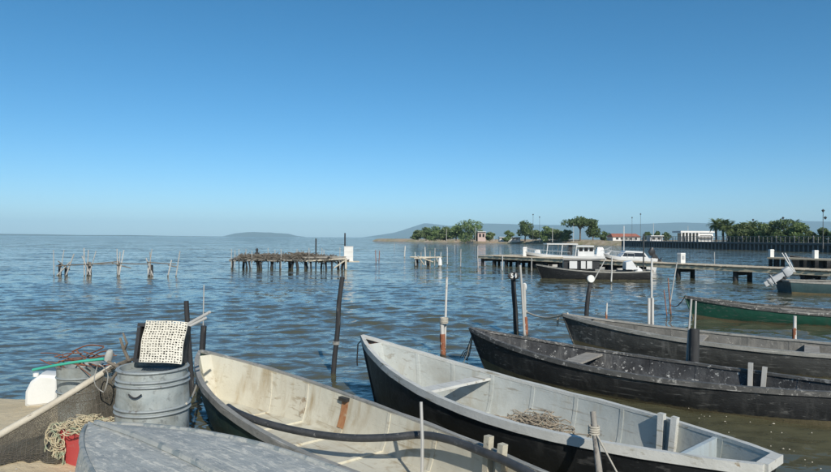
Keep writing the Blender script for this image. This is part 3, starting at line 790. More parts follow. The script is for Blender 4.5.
# chain hook at white bow
b = MB(); c0 = in_boat(B3, (H3.xg(1.0)+.02, 0, H3.sheer(1)-.06))
e = W(361, 368, .35)
b.tube([c0, c0+Vector((-.04, .02, -.05)), c0+Vector((-.05, .02, -.25)), c0+Vector((-.045, .02, -.32))], .008, 6)
adopt(b.build('iron_hook', 'motor_black', None, 60), B3)
b = MB(); c0 = in_boat(B3, (H3.xg(.955), fs3*0, H3.sheer(.955)-.045))
b.tube([c0+Vector((.05*math.cos(x), .04*math.sin(x), .02*math.sin(2*x))) for x in np.linspace(0, 6.28, 14)], .012, 6)
adopt(b.build('bow_ring', 'rusty_iron', None, 60), B3)

# leaning dark pole with white disc
obd, tdd, gdd = stake('mooring_stake', 'dark leaning stake with a white disc at its head', (590.5, 281), (586, 319), .060, 'dark_pile')
b = MB(); c = D(590.8, 279, gdd.y-.03)
b.lathe([(.001, -.03), (.085, -.03), (.10, -.012), (.10, .012), (.085, .03), (.001, .03)], 24, capb=False, capt=False)
ob = b.build('float_disc', 'white_plastic', None, 40, c); ob.rotation_euler = (R(84), 0, R(10)); adopt(ob, obd)
# white pole through the grey boat
fs5 = far_side(B5)
st, t_, g_ = stake('white_pole', 'tall white pole rising behind the worn grey boat', (652, 258), (650.5, 337), .026, 'white_stake', cat='pole')
b = MB(); 
for k, dx_ in ((0, -.055), (1, .03)):
    lo = Vector((g_.x+dx_, g_.y-.04, -.9)); hi = D(649+k*3.5, 298, g_.y-.04)
    ob = MB(); ob.tube([lo, lerp(lo, hi, .5), hi], .03, 9)
    o2 = ob.build('white_stub', 'white_stake', None, 40); tag(o2, ('left' if k == 0 else 'right')+' of two short white stubs clamping the tall white pole', 'stake')
stake('thin_stake', 'thin stake with red base behind the bow of the worn grey boat', (607, 303), (606, 326), .020, 'white_stake')
rusty_foot(col.objects[-1], (606.6, 312), (606, 326), .024)
# dark post with thin poles in front of the grey boat
stake('mooring_post', 'thick dark post standing between the tarred and the worn grey boats', (694, 329), (693, 386), .075, 'dark_pile', seg=12)
stake('thin_stake', 'left of two thin grey poles beside the thick dark post', (691, 299), (686, 384), .017, 'grey_stake', cat='pole')
stake('thin_stake', 'right of two thin grey poles beside the thick dark post', (696, 301), (692, 380), .015, 'grey_stake', cat='pole')
stake('thin_stake', 'short white stake with pink foot behind the worn grey boat, right', (795, 316), (794.5, 350), .032, 'white_stake')
rusty_foot(col.objects[-1], (794.8, 328), (794.5, 350), .035)
stake('thin_stake', 'rusty rod pair in the water left of the green bow, left rod', (664, 290), (667, 317), .014, 'rust_stake', cat='rod')
stake('thin_stake', 'rusty rod pair in the water left of the green bow, right rod', (668, 278), (671, 316), .016, 'rust_stake', cat='rod')
stake('thin_stake', 'thin slanting pole crossing in front of the jetty, left of the green bow', (677, 262), (669, 310), .018, 'grey_stake', cat='pole')
# rope from the green bow to the rods
bowp = in_boat(B6, (H6.xg(1.0)+.02, 0, H6.sheer(1)-.05)); e = W(670, 305, .22)
b = MB(); b.tube([lerp(bowp, e, u)+Vector((0, 0, -.12*math.sin(u*3.14))) for u in np.linspace(0, 1, 12)], .012, 6)
tag(b.build('mooring_rope', 'rusty_iron', None, 60), 'dark rope drooping from the green bow to the rusty rods', 'rope')
# stake in front of the white boat
a, c = D(593, 412, 4.72), D(600, 480, 4.5)
lo = c+(c-a)*.9
b = MB(); b.tube([lo, c, lerp(a, c, .5), a], [.026, .026, .024, .022], 9)
tag(b.build('mooring_stake', 'grey_wood', None, 40), 'grey stake leaning in front of the white boat near its stern', 'stake')
a2 = D(594, 430, 4.66); e2 = D(622, 482, 4.3)
b = MB(); b.tube([lerp(a2, e2, u) for u in np.linspace(0, 1.5, 6)], .007, 6)
for k in range(4):
    b.tube([a2+Vector((.036*math.cos(x), .036*math.sin(x), (k-1.5)*.017)) for x in np.linspace(0, 6.28, 15)], .008, 6)
tag(b.build('mooring_rope', 'rope_fibre', None, 60), 'thin taut rope from the leaning grey stake beside the white boat', 'rope')
# rope from barrel to the dark stakes
a = Vector((BX+.30, BY-.05, .60)); e = D(199, 377, 7.3)
b = MB(); b.tube([lerp(a, e, u)+Vector((0, 0, -.05*math.sin(u*3.14))) for u in np.linspace(0, 1, 10)], .010, 6)
tag(b.build('mooring_rope', 'rope_fibre', None, 60), 'pale rope from the barrel to the bow of the cream boat', 'rope')

# ---------------------------------------------------------------- nets and gear on the sand, left
def gpt(x, y, dz=0): return Vector((x, y, gz(x, y)+dz))
pA, pB = D(-22, 447, 5.3), D(114, 366, 5.85)
b = MB(); b.tube([lerp(pA, pB, u)+Vector((0, 0, -.015*math.sin(u*3.14))) for u in np.linspace(-.25, 1.02, 10)], np.linspace(.034, .028, 10), 10)
tag(b.build('wooden_spar', 'pale_wood', None, 50), 'long pale wooden spar leaning up from the sand with netting over it', 'spar')
# draped net
b = MB(); rows = []
NU, NV = 74, 34
random.seed(11)
for i in range(NU):
    u = i/(NU-1); tp = lerp(pA, pB, -.06+u*1.1)
    gx_, gy_ = tp.x + .16+.10*u, tp.y-.30-.12*math.sin(u*2.8)+.27*u*u
    gp = gpt(gx_, gy_, .015)
    row = []
    for j in range(NV):
        v_ = j/(NV-1)
        q_ = lerp(tp+Vector((0, .012, -.012)), gp, v_)
        sag = math.sin(v_*math.pi)*.10*(1-.3*u)
        fold = (.030*math.sin(u*23+v_*2.1)+.022*math.sin(u*41+1.3-v_*3)+.012*math.sin(u*77+v_*9))*(.15+v_)
        q_ += Vector((.25*fold, -fold - 0*sag, -sag*.9+.01*math.sin(u*60+v_*13)))
        g_ = gz(q_.x, q_.y)+.012
        if q_.z < g_: q_.z = g_
        row.append(q_)
    rows.append(row)
b.loft(rows); tw = MB()
for i in range(1, NU-1, 2): tw.tube([q_+Vector((0, -.004, .004)) for q_ in rows[i][::2]], .0015, 4, False)
for j in range(0, NV, 3): tw.tube([rows[i][j]+Vector((0, -.004, .004)) for i in range(0, NU, 2)], .0015 if j else .009, 4, False)
no = b.build('draped_net', 'fine_net', None, 60); tag(tw.build('twine', 'brush_wood', no), kind='stuff')
tag(no, 'dark fine fishing net draped over the pale spar onto the sand', 'net')
# second, bunched part of the net by the barrel
b = MB(); rows = []
for i in range(46):
    u = i/45; a_ = u*2*math.pi; row = []
    for j in range(18):
        v_ = j/17; r_ = (.02+.20*v_**.8)*(1+.16*math.sin(a_*5+v_*4)+.10*math.sin(a_*11+2))
        row.append((math.cos(a_)*r_*.9, math.sin(a_)*r_*.7, .60*(1-v_)**.8 + .015*math.sin(a_*7+v_*9)))
    rows.append(row)
b.loft(rows); pn = D(107, 400, 6.05); ob = b.build('bunched_net', 'fine_net', None, 60, (pn.x, pn.y, gz(pn.x, pn.y))); tag(ob, 'dark net gathered in a bunch against the barrel', 'net')
b = MB(); c = D(104, 377, 5.52)
b.tube([c+Vector((.055*math.cos(x), .02*math.sin(3*x)-.05, .12*math.sin(x)-.03*math.cos(x))) for x in np.linspace(0, 6.28, 22)], .005, 6)
tag(b.build('rope_loop', 'grey_rope', None, 60), 'thin grey rope loop hanging on the bunched net', 'rope')
# grey tub and white container behind the spar
tp_ = D(80, 366, 6.75); tb = gz(tp_.x, tp_.y)-.01
TB = thing('metal_tub', 'small grey metal tub behind the draped net', 'tub', (tp_.x, tp_.y, tb))
ht = 2-(364-235.6)/630*6.75-tb
b = MB(); b.lathe([(.20, 0), (.205, .02), (.225, ht-.02), (.235, ht), (.215, ht), (.20, .08), (.001, .07)], 30, capt=False); b.build('body', 'barrel_metal', TB, 35)
for u in (.42, .55, .80):
    b = MB(); r_ = .205+.022*u; rows = []
    for j in range(7):
        q = 2*math.pi*j/6; rows.append([(math.cos(a)*(r_+.012*math.cos(q)), math.sin(a)*(r_+.012*math.cos(q)), u*ht+.011*math.sin(q)) for a in np.linspace(0, 2*math.pi, 33)[:-1]])
    b.loft(rows, closed=True); b.build('hoop', 'barrel_hoop', TB, 60)
# white plastic container
wc = D(46, 396, 7.45); wc.z = gz(wc.x, wc.y)
WC = thing('plastic_container', 'white plastic container lying tilted at the waterline on the far left', 'container', (wc.x, wc.y, wc.z-.01), R(12))
WC.scale = (1.08, 1.08, 1.18)
b = MB(); rows = []
for (yy, sc_) in ((-.13, .80), (-.11, .95), (-.06, 1), (.06, 1), (.11, .95), (.13, .80)):
    base = [(-.175, .02), (-.15, -.0), (.12, .02), (.16, .06), (.165, .28), (.14, .315), (-.02, .33), (-.12, .26), (-.17, .16)]
    rows.append([((x*sc_), yy, (z-.16)*sc_+.16) for x, z in base])
b.loft(rows, closed=True); k = len(base); b.f.append(tuple(range(k))); e = len(rows)*k; b.f.append(tuple(range(e-1, e-k-1, -1)))
b.build('body', 'white_plastic', WC, 35)
b = MB(); b.lathe([(.03, 0), (.03, .03), (.026, .035)], 14, (-.10, 0, .285)); b.build('cap', 'white_plastic', WC, 40)
# rusty rods tangle
random.seed(5)
for k in range(20):
    x0 = random.uniform(40, 92); y0 = 358+random.uniform(-8, 6)
    a = D(x0, y0, 6.6+random.uniform(-.12, .15)); ln = random.uniform(14, 34)
    e = D(x0+ln, y0+random.uniform(-10, 12), 6.5+random.uniform(-.2, .2)); mdp = lerp(a, e, .5)+Vector((0, 0, random.uniform(-.03, .04)))
    b = MB(); b.tube(catmull([a, mdp, e], 4), random.uniform(.004, .008), 6)
    ob = b.build('rusty_rod', 'rusty_iron', None, 60); tag(ob, 'rusty bent iron rod in the tangle lying on the grey tub', 'rod', 'rusty rods tangled on the grey tub')
a, e = D(33, 370, 6.2), D(104, 359, 6.0)
b = MB(); b.tube([lerp(a, e, u)+Vector((0, 0, .012*math.sin(u*3.14))) for u in np.linspace(0, 1, 8)], .014, 8)
tag(b.build('plastic_rod', 'green_plastic', None, 60), 'bright green plastic rod lying across the grey tub', 'rod')
# float / wood pieces by the barrel head
b = MB(); c = D(109, 356, 5.83); b.lathe([(.022, -.05), (.034, -.045), (.036, 0), (.030, .045), (.02, .06)], 9); ob = b.build('net_float', 'wood_block', None, 50, c); ob.rotation_euler = (R(15), R(20), 0)
tag(ob, 'pale worn float at the head of the spar beside the barrel', 'float')
b = MB(); p0, p1, p2, p3 = D(134, 372, 5.66), D(124, 350, 5.7), D(120, 338, 5.72), D(129, 341, 5.66)
b.tube([p0, p1, p2], [.018, .015, .010], 7); b.tube([p1, lerp(p1, p3, .6)+Vector((.0, 0, .01)), D(123, 333, 5.7)], [.013, .011, .008], 7)
tag(b.build('forked_stick', 'brush_wood', None, 50), 'dark forked stick standing left of the black crate', 'stick')
for k, (a, e) in enumerate((((104, 372), (136, 358)), ((108, 362), (134, 378)), ((112, 380), (128, 360)))):
    b = MB(); b.tube([D(*a, 5.74-.03*k), lerp(D(*a, 5.74-.03*k), D(*e, 5.62-.03*k), .5)+Vector((0, 0, .015)), D(*e, 5.62-.03*k)], .015, 7)
    tag(b.build('stick', 'brush_wood', None, 50), ('dark stick rising right', 'dark stick falling right', 'short upright dark stick')[k]+' in the heap left of the barrel', 'stick')
# red crate with beige net on top
rc = W(98, 449, .06); rc.y = max(rc.y, 5.2)
RC = thing('plastic_crate', 'red plastic crate half covered by beige netting, left of the barrel', 'crate', (D(91, 440, 5.42).x, 5.42, gz(D(91, 440, 5.42).x, 5.42)-.005), R(-14))
b = MB(); cw_, cd_, chh = .36, .30, .31
for nm, c_, sz in (('base', (0, 0, .008), (cw_-.03, cd_-.03, .016)), ('wall', (0, -cd_/2+.007, chh/2), (cw_, .014, chh)), ('wall', (0, cd_/2-.007, chh/2), (cw_, .014, chh)),
                   ('wall', (-cw_/2+.007, 0, chh/2), (.014, cd_-.03, chh)), ('wall', (cw_/2-.007, 0, chh/2), (.014, cd_-.03, chh)), ('rim', (0, -cd_/2-.004, chh-.012), (cw_+.02, .018, .03)), ('rim', (0, cd_/2+.004, chh-.012), (cw_+.02, .018, .03))):
    b = MB(); b.box(c_, sz); b.build(nm, 'red_plastic', RC)
b = MB(); random.seed(9); base = RC.location
for k in range(170):
    x0, y0 = random.gauss(-.02, .12), random.gauss(0, .09); z0 = chh+.03*random.random()+.06*math.exp(-(x0*x0+y0*y0)/.02)*random.random()
    if k > 125: x0 = random.uniform(-.24, -.12); y0 = -cd_/2-random.uniform(.01, .06); z0 = random.uniform(.02, chh)
    pts = []; a_ = random.uniform(0, 6.28); r_ = random.uniform(.02, .07)
    for i in range(6):
        a_ += random.uniform(.5, 1.2); pts.append(Vector((x0+r_*math.cos(a_), y0+r_*.7*math.sin(a_) if k <= 125 else y0+.01*math.sin(a_), z0+(random.uniform(-.01, .02) if k <= 125 else r_*1.2*math.sin(a_)))))
    b.tube([q_ for q_ in catmull(pts, 2)], random.uniform(.003, .006), 4, False)
ob = b.build('net_heap', 'net_twine_beige', None, None, RC.location); ob.rotation_euler = RC.rotation_euler; tag(ob, 'beige netting heaped over the red crate', 'net')
# pebbles and shell bits on the sand
b = MB(); random.seed(21)
for k in range(900):
    x, y = random.uniform(-5.5, -1.2), random.uniform(3.0, 7.4)
    if gz(x, y) < .0: continue
    r_ = random.uniform(.004, .014); q = gz(x, y)
    b.add([(x-r_, y, q), (x, y-r_, q), (x+r_, y, q), (x, y+r_, q), (x, y, q+r_*.8)], [(0, 1, 4), (1, 2, 4), (2, 3, 4), (3, 0, 4)])
tag(b.build('pebbles', 'concrete'), 'small pebbles and shell bits scattered on the sand', 'pebbles', kind='stuff')

b = MB(); rg = random.Random(77)  # small pale flecks scattered on the water among the boats
for k in range(90):
    px, py = rg.uniform(600, 835), rg.uniform(412, 470)
    q_ = W(px, py, 0); r_ = rg.uniform(.003, .009)*(1+.9*(rg.random() < .15))
    if rg.random() < .5: q_ = Vector((rg.uniform(1.6, 4.6), rg.uniform(4.6, 7.6), 0))
    n_ = 6; a0 = rg.uniform(0, 6); b.add([(q_.x+r_*rg.uniform(.6, 1.5)*math.cos(a0+i*1.047), q_.y+r_*rg.uniform(.6, 1.3)*math.sin(a0+i*1.047), .016) for i in range(n_)]+[(q_.x, q_.y, .024)], [(i, (i+1) % n_, n_) for i in range(n_)])
tag(b.build('pale_flecks', 'pale_wood'), 'small pale flecks scattered on the brown water by the boats', 'foam', kind='stuff')

# ---------------------------------------------------------------- old fishing platforms out in the lagoon
random.seed(31)
def jetty_stakes(root, specs, base_d, mat, r=(.03, .05), name='stake'):
    for (x0, y0, x1, y1) in specs:
        g = D(x1, y1, base_d); g.z = -.9; t = D(x0, y0, base_d+random.uniform(-.1, .1))
        wl = W(x1, y1); wl = Vector((D(x1, y1, base_d).x, base_d, 0.0)); dirv = t-wl
        bot = wl - dirv*(.9/max(dirv.z, .3))
        b = MB(); rr_ = random.uniform(*r); b.tube([Vector(q_)-root.location for q_ in (bot, lerp(bot, t, .55), t)], [rr_, rr_*.9, rr_*.75], 7)
        b.build(name, mat if random.random() < .7 else random.choice(('white_stake', 'grey_wood')), root, 40)
d0 = 31.5
RJ = thing('ruined_jetty', 'ruined jetty of bare pale stakes in open water, far left', 'jetty', (D(115, 275, d0).x, d0, -.9))
jetty_stakes(RJ, [(53.5, 250, 54, 276), (64, 250, 60, 276), (74, 254, 66, 275), (84, 248, 84.5, 275), (88.5, 250, 87, 276), (96, 251, 89, 275), (117, 249, 118, 275), (124, 250, 119, 275), (120, 252, 119.5, 268),
                  (152, 249, 148, 272), (150, 252, 151, 272), (171.5, 260, 168, 273), (180, 251, 176, 273), (70, 262, 57, 274), (82, 256, 91, 275), (146, 258, 153, 272)], d0, 'grey_stake', (.024, .045))
jetty_stakes(RJ, [(60, 264, 60, 276), (66, 268, 66, 275), (88, 262, 88, 276), (90, 262, 90.5, 274), (118, 262, 118, 275), (149, 263, 149, 272), (152, 265, 152, 272)], d0+.3, 'dark_pile', (.07, .10), 'pile')
for (x0, y0, x1, y1) in ((56, 266, 120, 261.5), (86, 264, 120, 263.5), (118, 263, 150, 264), (147, 262, 176, 264), (58, 261, 70, 270), (112, 263, 131, 268), (168, 265, 178, 267)):
    b = MB(); b.tube([D(x0, y0, d0-.1)-RJ.location, D((x0+x1)/2, (y0+y1)/2+.4, d0)-RJ.location, D(x1, y1, d0+.1)-RJ.location], .026, 7); b.build('cross_pole', 'brush_wood', RJ, 40)

d1 = 40.0
FP = thing('fishing_platform', 'long fishing platform on dark piles heaped with brushwood', 'platform', (D(290, 268, d1).x, d1, -.9))
L0 = FP.location
xA, xB = D(232, 262, d1).x, D(350, 262, d1).x; zd = D(290, 261, d1).z
for k, px in enumerate((235, 242, 247, 251, 256, 258, 262, 270, 274, 282, 288, 294, 298, 304, 306, 312, 321, 326, 333, 338, 344)):
    x = D(px, 262, d1).x; yy = d1+(-.55, .5, -.3)[k % 3]
    b = MB(); b.tube([Vector((x+random.uniform(-.28, .28), yy, -.9))-L0, Vector((x, yy, zd+random.uniform(-.02, .12)))-L0], random.uniform(.045, .10), 8); b.build('pile', 'dark_pile', FP, 40)
for yy in (-.62, 0, .62):
    b = MB(); b.tube([Vector((lerp(xA, xB, u), d1+yy, zd+.05+random.uniform(-.03, .03)))-L0 for u in np.linspace(0, 1, 9)], .06, 7); b.build('beam', 'grey_wood', FP, 40)
b = MB()
for k in range(64):
    x = lerp(xA, xB, (k+.5)/64); rot = Matrix.Rotation(random.uniform(-.06, .06), 3, 'Z')
    b.box(Vector((x, d1+random.uniform(-.06, .06), zd+.13+random.uniform(-.015, .02)))-L0, (.10, 1.5+random.uniform(-.2, .2), .03), rot)
tag(b.build('decking', 'grey_wood', FP), kind='stuff')
b = MB()
for k in range(1700):
    u = random.random(); x = lerp(xA+.6, xB-1.0, u); hmax = .12+.22*math.exp(-((u-.62)/.2)**2)+.16*math.exp(-((u-.2)/.1)**2)+.10*math.sin(u*23)*math.sin(u*41)
    z = zd+.12+random.random()*hmax; yy = d1+random.gauss(0, .38); a_ = random.gauss(0, .75); ln = random.uniform(.25, .9); z -= .12*(random.random() < .25)
    e = Vector((math.cos(a_)*ln, random.uniform(-.4, .4), math.sin(a_)*ln*.62)); p_ = Vector((x, yy, z))-L0
    b.tube([p_-e/2, p_+Vector((0, 0, .03)), p_+e/2], random.uniform(.008, .024), 4, False)
tag(b.build('brushwood', 'brush_wood', FP), 'grey-brown brushwood heaped on the deck', kind='stuff')
for px, ytop in ((231.5, 249), (235, 250), (239, 249), (246, 249), (252, 251), (268, 248), (275, 250), (281, 249), (297, 249), (309, 248), (322, 248), (324, 250), (340, 247)):
    b = MB(); yy = d1+random.choice((-.7, .7)); a = D(px, ytop, yy); e = Vector((a.x+random.uniform(-.04, .04), yy, -.9))
    b.tube([e-L0, a-L0], .024, 6); b.build('rail_stake', 'grey_stake', FP, 40)
for px, ytop in ((316, 238.5), (345, 233)):
    a = D(px, ytop, d1-.3); b = MB(); b.tube([Vector((a.x, a.y, -.9))-L0, a-L0], .045, 8); b.build('mast', 'dark_pile', FP, 40)
b = MB(); b.bar(D(303, 257.5, d1-.75)-L0, D(346, 257, d1-.75)-L0, .05, .09); b.build('rail', 'grey_wood', FP)
b = MB(); b.bar(D(306, 261, d1-.76)-L0, D(345, 258.5, d1-.76)-L0, .05, .09); b.build('rail', 'pale_wood', FP)
b = MB(); b.bar(D(334, 268, d1-.7)-L0, D(347, 259, d1-.7)-L0, .06, .08); b.build('brace', 'pale_wood', FP)
b = MB(); b.bar(D(346, 269, d1-.72)-L0, D(346, 258, d1-.72)-L0, .12, .1, (0, 1, 0)); b.build('pile', 'pale_wood', FP)
b = MB(); b.lathe([(.10, 0), (.16, .12), (.12, .34), (.05, .46), (.09, .52), (.07, .62), (.01, .66)], 9, Vector((D(257, 255, d1).x, d1, zd+.15))-L0); b.build('bundle', 'dark_pile', FP, 40)
# white box on its end
bx0 = D(347.8, 259, d1); BXO = thing('white_tank', 'white square tank at the end of the brushwood platform', 'tank', (bx0.x+.05, d1-.1, zd+.02), R(8))
b = MB(); b.box((0, 0, .47), (.56, .56, .94)); b.build('shell', 'white_plastic', BXO)
for zz in (.02, .32, .62, .92):
    b = MB(); b.box((0, 0, zz), (.59, .59, .04)); b.build('band', 'white_plastic', BXO)
b = MB(); b.box((.08, 0, -.03), (1.2, .8, .06)); b.build('shelf', 'pale_wood', BXO)

d2 = 44.0
SP = thing('fishing_platform', 'small bare platform of thin sticks right of the brushwood platform', 'platform', (D(426, 266, d2).x, d2, -.9))
L0 = SP.location
jetty_stakes(SP, [(415, 252, 416, 266), (425, 247, 425.5, 266), (435, 248, 434.5, 266), (441, 252, 440, 266), (421, 252, 421, 265), (430, 251, 430, 265)], d2, 'grey_stake', (.03, .045))
jetty_stakes(SP, [(416, 258, 415, 266), (427, 258, 427.5, 266), (429, 259, 429, 265), (417.5, 259, 417.5, 266)], d2+.4, 'dark_pile', (.06, .09), 'pile')
for (x0, y0, x1, y1) in ((410, 257, 442, 257.5), (414, 258.5, 441, 257), (418, 256, 424, 265), (436, 257, 439, 266), (422, 258, 433, 262)):
    b = MB(); b.tube([D(x0, y0, d2-.2)-L0, D(x1, y1, d2+.1)-L0], .045, 7); b.build('cross_pole', 'pale_wood', SP, 40)
b = MB(); c = D(440, 263, d2-.6); b.lathe([(.08, 0), (.16, .1), (.13, .45), (.05, .62), (.01, .66)], 10, Vector((c.x, c.y, .0))-L0); b.build('float_bag', 'white_plastic', SP, 40)
# single stakes in open water
far = [(376, 250, 262, 'rust_stake', 'short reddish stake right of the white tank'), (379, 250.5, 261, 'rust_stake', 'second short reddish stake, just right of the first one'),
       (394.5, 243, 250, 'grey_stake', 'small pale stake standing off the sandy spit, farthest out'), (404.5, 246, 257, 'white_stake', 'stout white stake left of the small bare platform'),
       (447.5, 247, 265, 'white_stake', 'white stake just right of the small bare platform'), (460.5, 249, 267, 'grey_stake', 'pale stake midway between small platform and jetty head'),
       (478, 246, 268, 'grey_stake', 'slightly bent pale stake left of the jetty head'), (502.5, 255, 271, 'white_stake', 'pale stake before the head of the jetty'),
       (455, 245, 254, 'grey_stake', 'faint thin stake in the channel behind the pale stakes'), (531.5, 257, 271, 'grey_stake', 'pale stake at the stern of the black launch'),
       (611.5, 257, 283, 'white_stake', 'thin white stake in front of the black launch'), (789, 257, 266, 'white_stake', 'short white stake rising behind the jetty, right of its piles'),
       (714.5, 252, 265, 'grey_stake', 'thin slanting stake behind the jetty near its piles')]
for (px, yt, yb, mt, lab) in far:
    stake('channel_stake', lab, (px+random.uniform(-.6, .6), yt), (px, yb), .035 if 'stout' not in lab else .07, mt, group='stakes standing in the lagoon')
stake('channel_stake', 'thin grey slanting pole standing before the black launch', (606, 258), (593, 282), .03, 'grey_stake', group='stakes standing in the lagoon')

# ---------------------------------------------------------------- the long jetty
jl = [Vector((6.0, 46.5, 0)), Vector((10.5, 38.0, 0)), Vector((15.2, 29.3, 0)), Vector((19.8, 21.2, 0))]
JA, JB = Vector((5.3, 47.5, 0)), Vector((20.6, 22.4, 0))
JT = thing('wooden_jetty', 'long pale wooden jetty on dark piles crossing the right half', 'jetty', (JA.x, JA.y, -.9))
L0 = JT.location
jd = (JB-JA); JL = jd.length; jd.normalize(); jn = Vector((-jd.y, jd.x, 0)); jn = jn if jn.y < 0 else -jn   # towards camera side
ZD = .62; JWd = .75
for sg in (-1, 1):
    b = MB(); o_ = jn*(JWd*sg); segs = int(JL/3.2)
    for k in range(segs):
        a, e = JA+jd*(JL*k/segs)+o_, JA+jd*(JL*(k+1)/segs-.01)+o_; a.z = e.z = ZD-.06
        b = MB(); b.bar(a-L0, e-L0, .07, .16); b.build('edge_beam', 'beam_wood', JT)
b = MB(); nb = int(JL/.16); random.seed(41)
for k in range(nb):
    c = JA+jd*(k+.5)*.16; c.z = ZD+.075+random.uniform(-.004, .006); rot = Matrix((jd, -jn, Vector((0, 0, 1)))).transposed()
    b.box(c-L0, (.145, JWd*2+.16+random.uniform(-.05, .05), .035), rot)
tag(b.build('decking', 'deck_wood', JT), 'pale deck boards', kind='stuff')
k = 0; s_ = .4
while s_ < JL-.3:
    for sg in (-1, 1):
        c = JA+jd*s_+jn*(JWd-.16)*sg
        b = MB(); b.tube([Vector((c.x, c.y, -.95))-L0, Vector((c.x+random.uniform(-.02, .02), c.y, ZD-.02))-L0], .12, 10); b.build('pile', 'dark_pile', JT, 40)
    a, e = JA+jd*s_-jn*JWd*.9, JA+jd*s_+jn*JWd*.9; a.z = e.z = ZD-.26
    b = MB(); b.bar(a-L0, e-L0, .14, .16); b.build('cross_beam', 'dark_pile', JT)
    s_ += 1.35 if s_ < 13 else 3.1
# wide head of the jetty
HX = JT   # the wide head is part of the same jetty
c0 = JA - jn*1.9 + jd*2.5
for k in range(26):
    c = JA - jn*2.1 + jd*(-.2+k*.24); c.z = ZD+.072
    b = MB(); b.box(c-L0, (.22, 2.5, .035), Matrix((jd, -jn, Vector((0, 0, 1)))).transposed()); b.build('plank', 'deck_wood', HX)
for i in range(5):
    for sg in (0, 1):
        c = JA+jd*(.1+i*1.4)-jn*(1.2+1.8*sg)
        b = MB(); b.tube([Vector((c.x, c.y, -.95))-L0, Vector((c.x, c.y, ZD+.04))-L0], .12, 9); b.build('pile', 'dark_pile', HX, 40)
a, e = JA-jn*3.3+jd*-.2, JA-jn*3.3+jd*6; a.z = e.z = ZD-.05
b = MB(); b.bar(a-L0, e-L0, .08, .2); b.build('edge_beam', 'beam_wood', HX)
# bollards, pedestals on the jetty
def on_jetty(px, off=0.0):
    # point on the jetty axis seen at this photo column
    k = (px-415.5)/FPX; t = (k*JA.y-JA.x)/(jd.x-k*jd.y); q_ = JA+jd*t-jn*off; q_.z = ZD+.093; return q_
for k, (px, off) in enumerate(((512.5, 1.2), (519, .5))):
    q_ = on_jetty(px, off); P = thing('service_pedestal', ('left' if k == 0 else 'right')+' of two white bollards on the head of the jetty', 'bollard', q_)
    b = MB(); b.box((0, 0, .28), (.22, .22, .56)); b.build('post', 'white_plastic', P); b = MB(); b.box((0, 0, .60), (.28, .28, .08), None, .7); b.build('cap', 'white_plastic', P)
q_ = on_jetty(679, .2); P = thing('service_pedestal', 'white service box standing on the jetty right of the speedboat', 'pedestal', q_, R(20))
b = MB(); b.box((0, 0, .24), (.30, .26, .48)); b.build('post', 'white_plastic', P); b = MB(); b.box((0, 0, .51), (.34, .30, .07), None, .85); b.build('cap', 'white_plastic', P); b = MB(); b.box((0, -.135, .30), (.16, .012, .2)); b.build('panel', 'motor_grey', P)

# black launch in front of the jetty
p = W(537, 276.5, .0); pw = D(536, 262, 31.3)
H8 = Hull(5.5, .85, .40, .46, .70, stern=.65, bott=.75, full=2.6, rake=.35, draft=.25, floor=.2)
B8, _ = make_boat('motor_launch', 'black launch with white window panels moored in front of the jetty', H8, (pw.x, 31.3), (1.0, -.10), ('black_hull', 'worn_grey_inside', 'grey_rail'), band=None, group=None, foredeck=(.84, 'grey_wood'))
fs8 = far_side(B8)
for k, (px0, px1) in enumerate(((569.5, 577), (581, 585.5), (587, 592))):
    a, e = D(px0, 262, 31.05), D(px1, 262, 31.05); zz0, zz1 = D(575, 268.5, 31.2).z, D(575, 261, 31.2).z
    b = MB(); c = lerp(a, e, .5); c.z = (zz0+zz1)/2; 
    loc = B8.matrix_basis.inverted() @ c; b.box((loc.x, loc.y, loc.z), ((e-a).length, .04, zz1-zz0)); b.build('cabin_panel', 'gelcoat', B8)
a, e = B8.matrix_basis.inverted() @ D(563, 261, 31.5), B8.matrix_basis.inverted() @ D(598, 261, 31.5)
b = MB(); b.box(((a.x+e.x)/2, a.y, .70), (abs(e.x-a.x), .55, .42)); b.build('cabin', 'motor_black', B8)
b = MB(); b.box(((a.x+e.x)/2, a.y, .94), (abs(e.x-a.x)+.1, .75, .04)); b.build('cabin_roof', 'boardwalk_rail', B8)
# white tarp hood and fender at stern
q_ = B8.matrix_basis.inverted() @ D(630, 268, 31.0)
b = MB(); b.loft([[(q_.x+.28, q_.y-.4*s, .5), (q_.x+.26, q_.y-.35*s, .86), (q_.x-.02, q_.y-.35*s, .92), (q_.x-.30, q_.y-.4*s, .5)] for s in (1, -1)], closed=True); n_ = 4
b.f += [(0, 1, 2, 3), (7, 6, 5, 4)]; b.build('tarp_hood', 'gelcoat', B8, 20)
b = MB(); c = D(638, 272.3, 30.8); b.lathe([(.02, -.24), (.12, -.21), (.2, -.12), (.225, 0), (.2, .12), (.12, .2), (.04, .24), (.03, .30)], 18)
ob = b.build('ball_fender', 'white_plastic', None, 60, c); tag(ob, 'white ball fender hanging at the right end of the black launch', 'fender')
b = MB(); q_ = D(643.5, 262, 33.5); b.tube([Vector((q_.x, q_.y, -.9)), Vector((q_.x, q_.y, D(643.5, 234, 33.5).z))], .04, 8); ob = b.build('dark_pole', 'lamp_metal', None, 40)
tag(ob, 'thin dark pole standing at the jetty behind the white ball fender', 'pole')

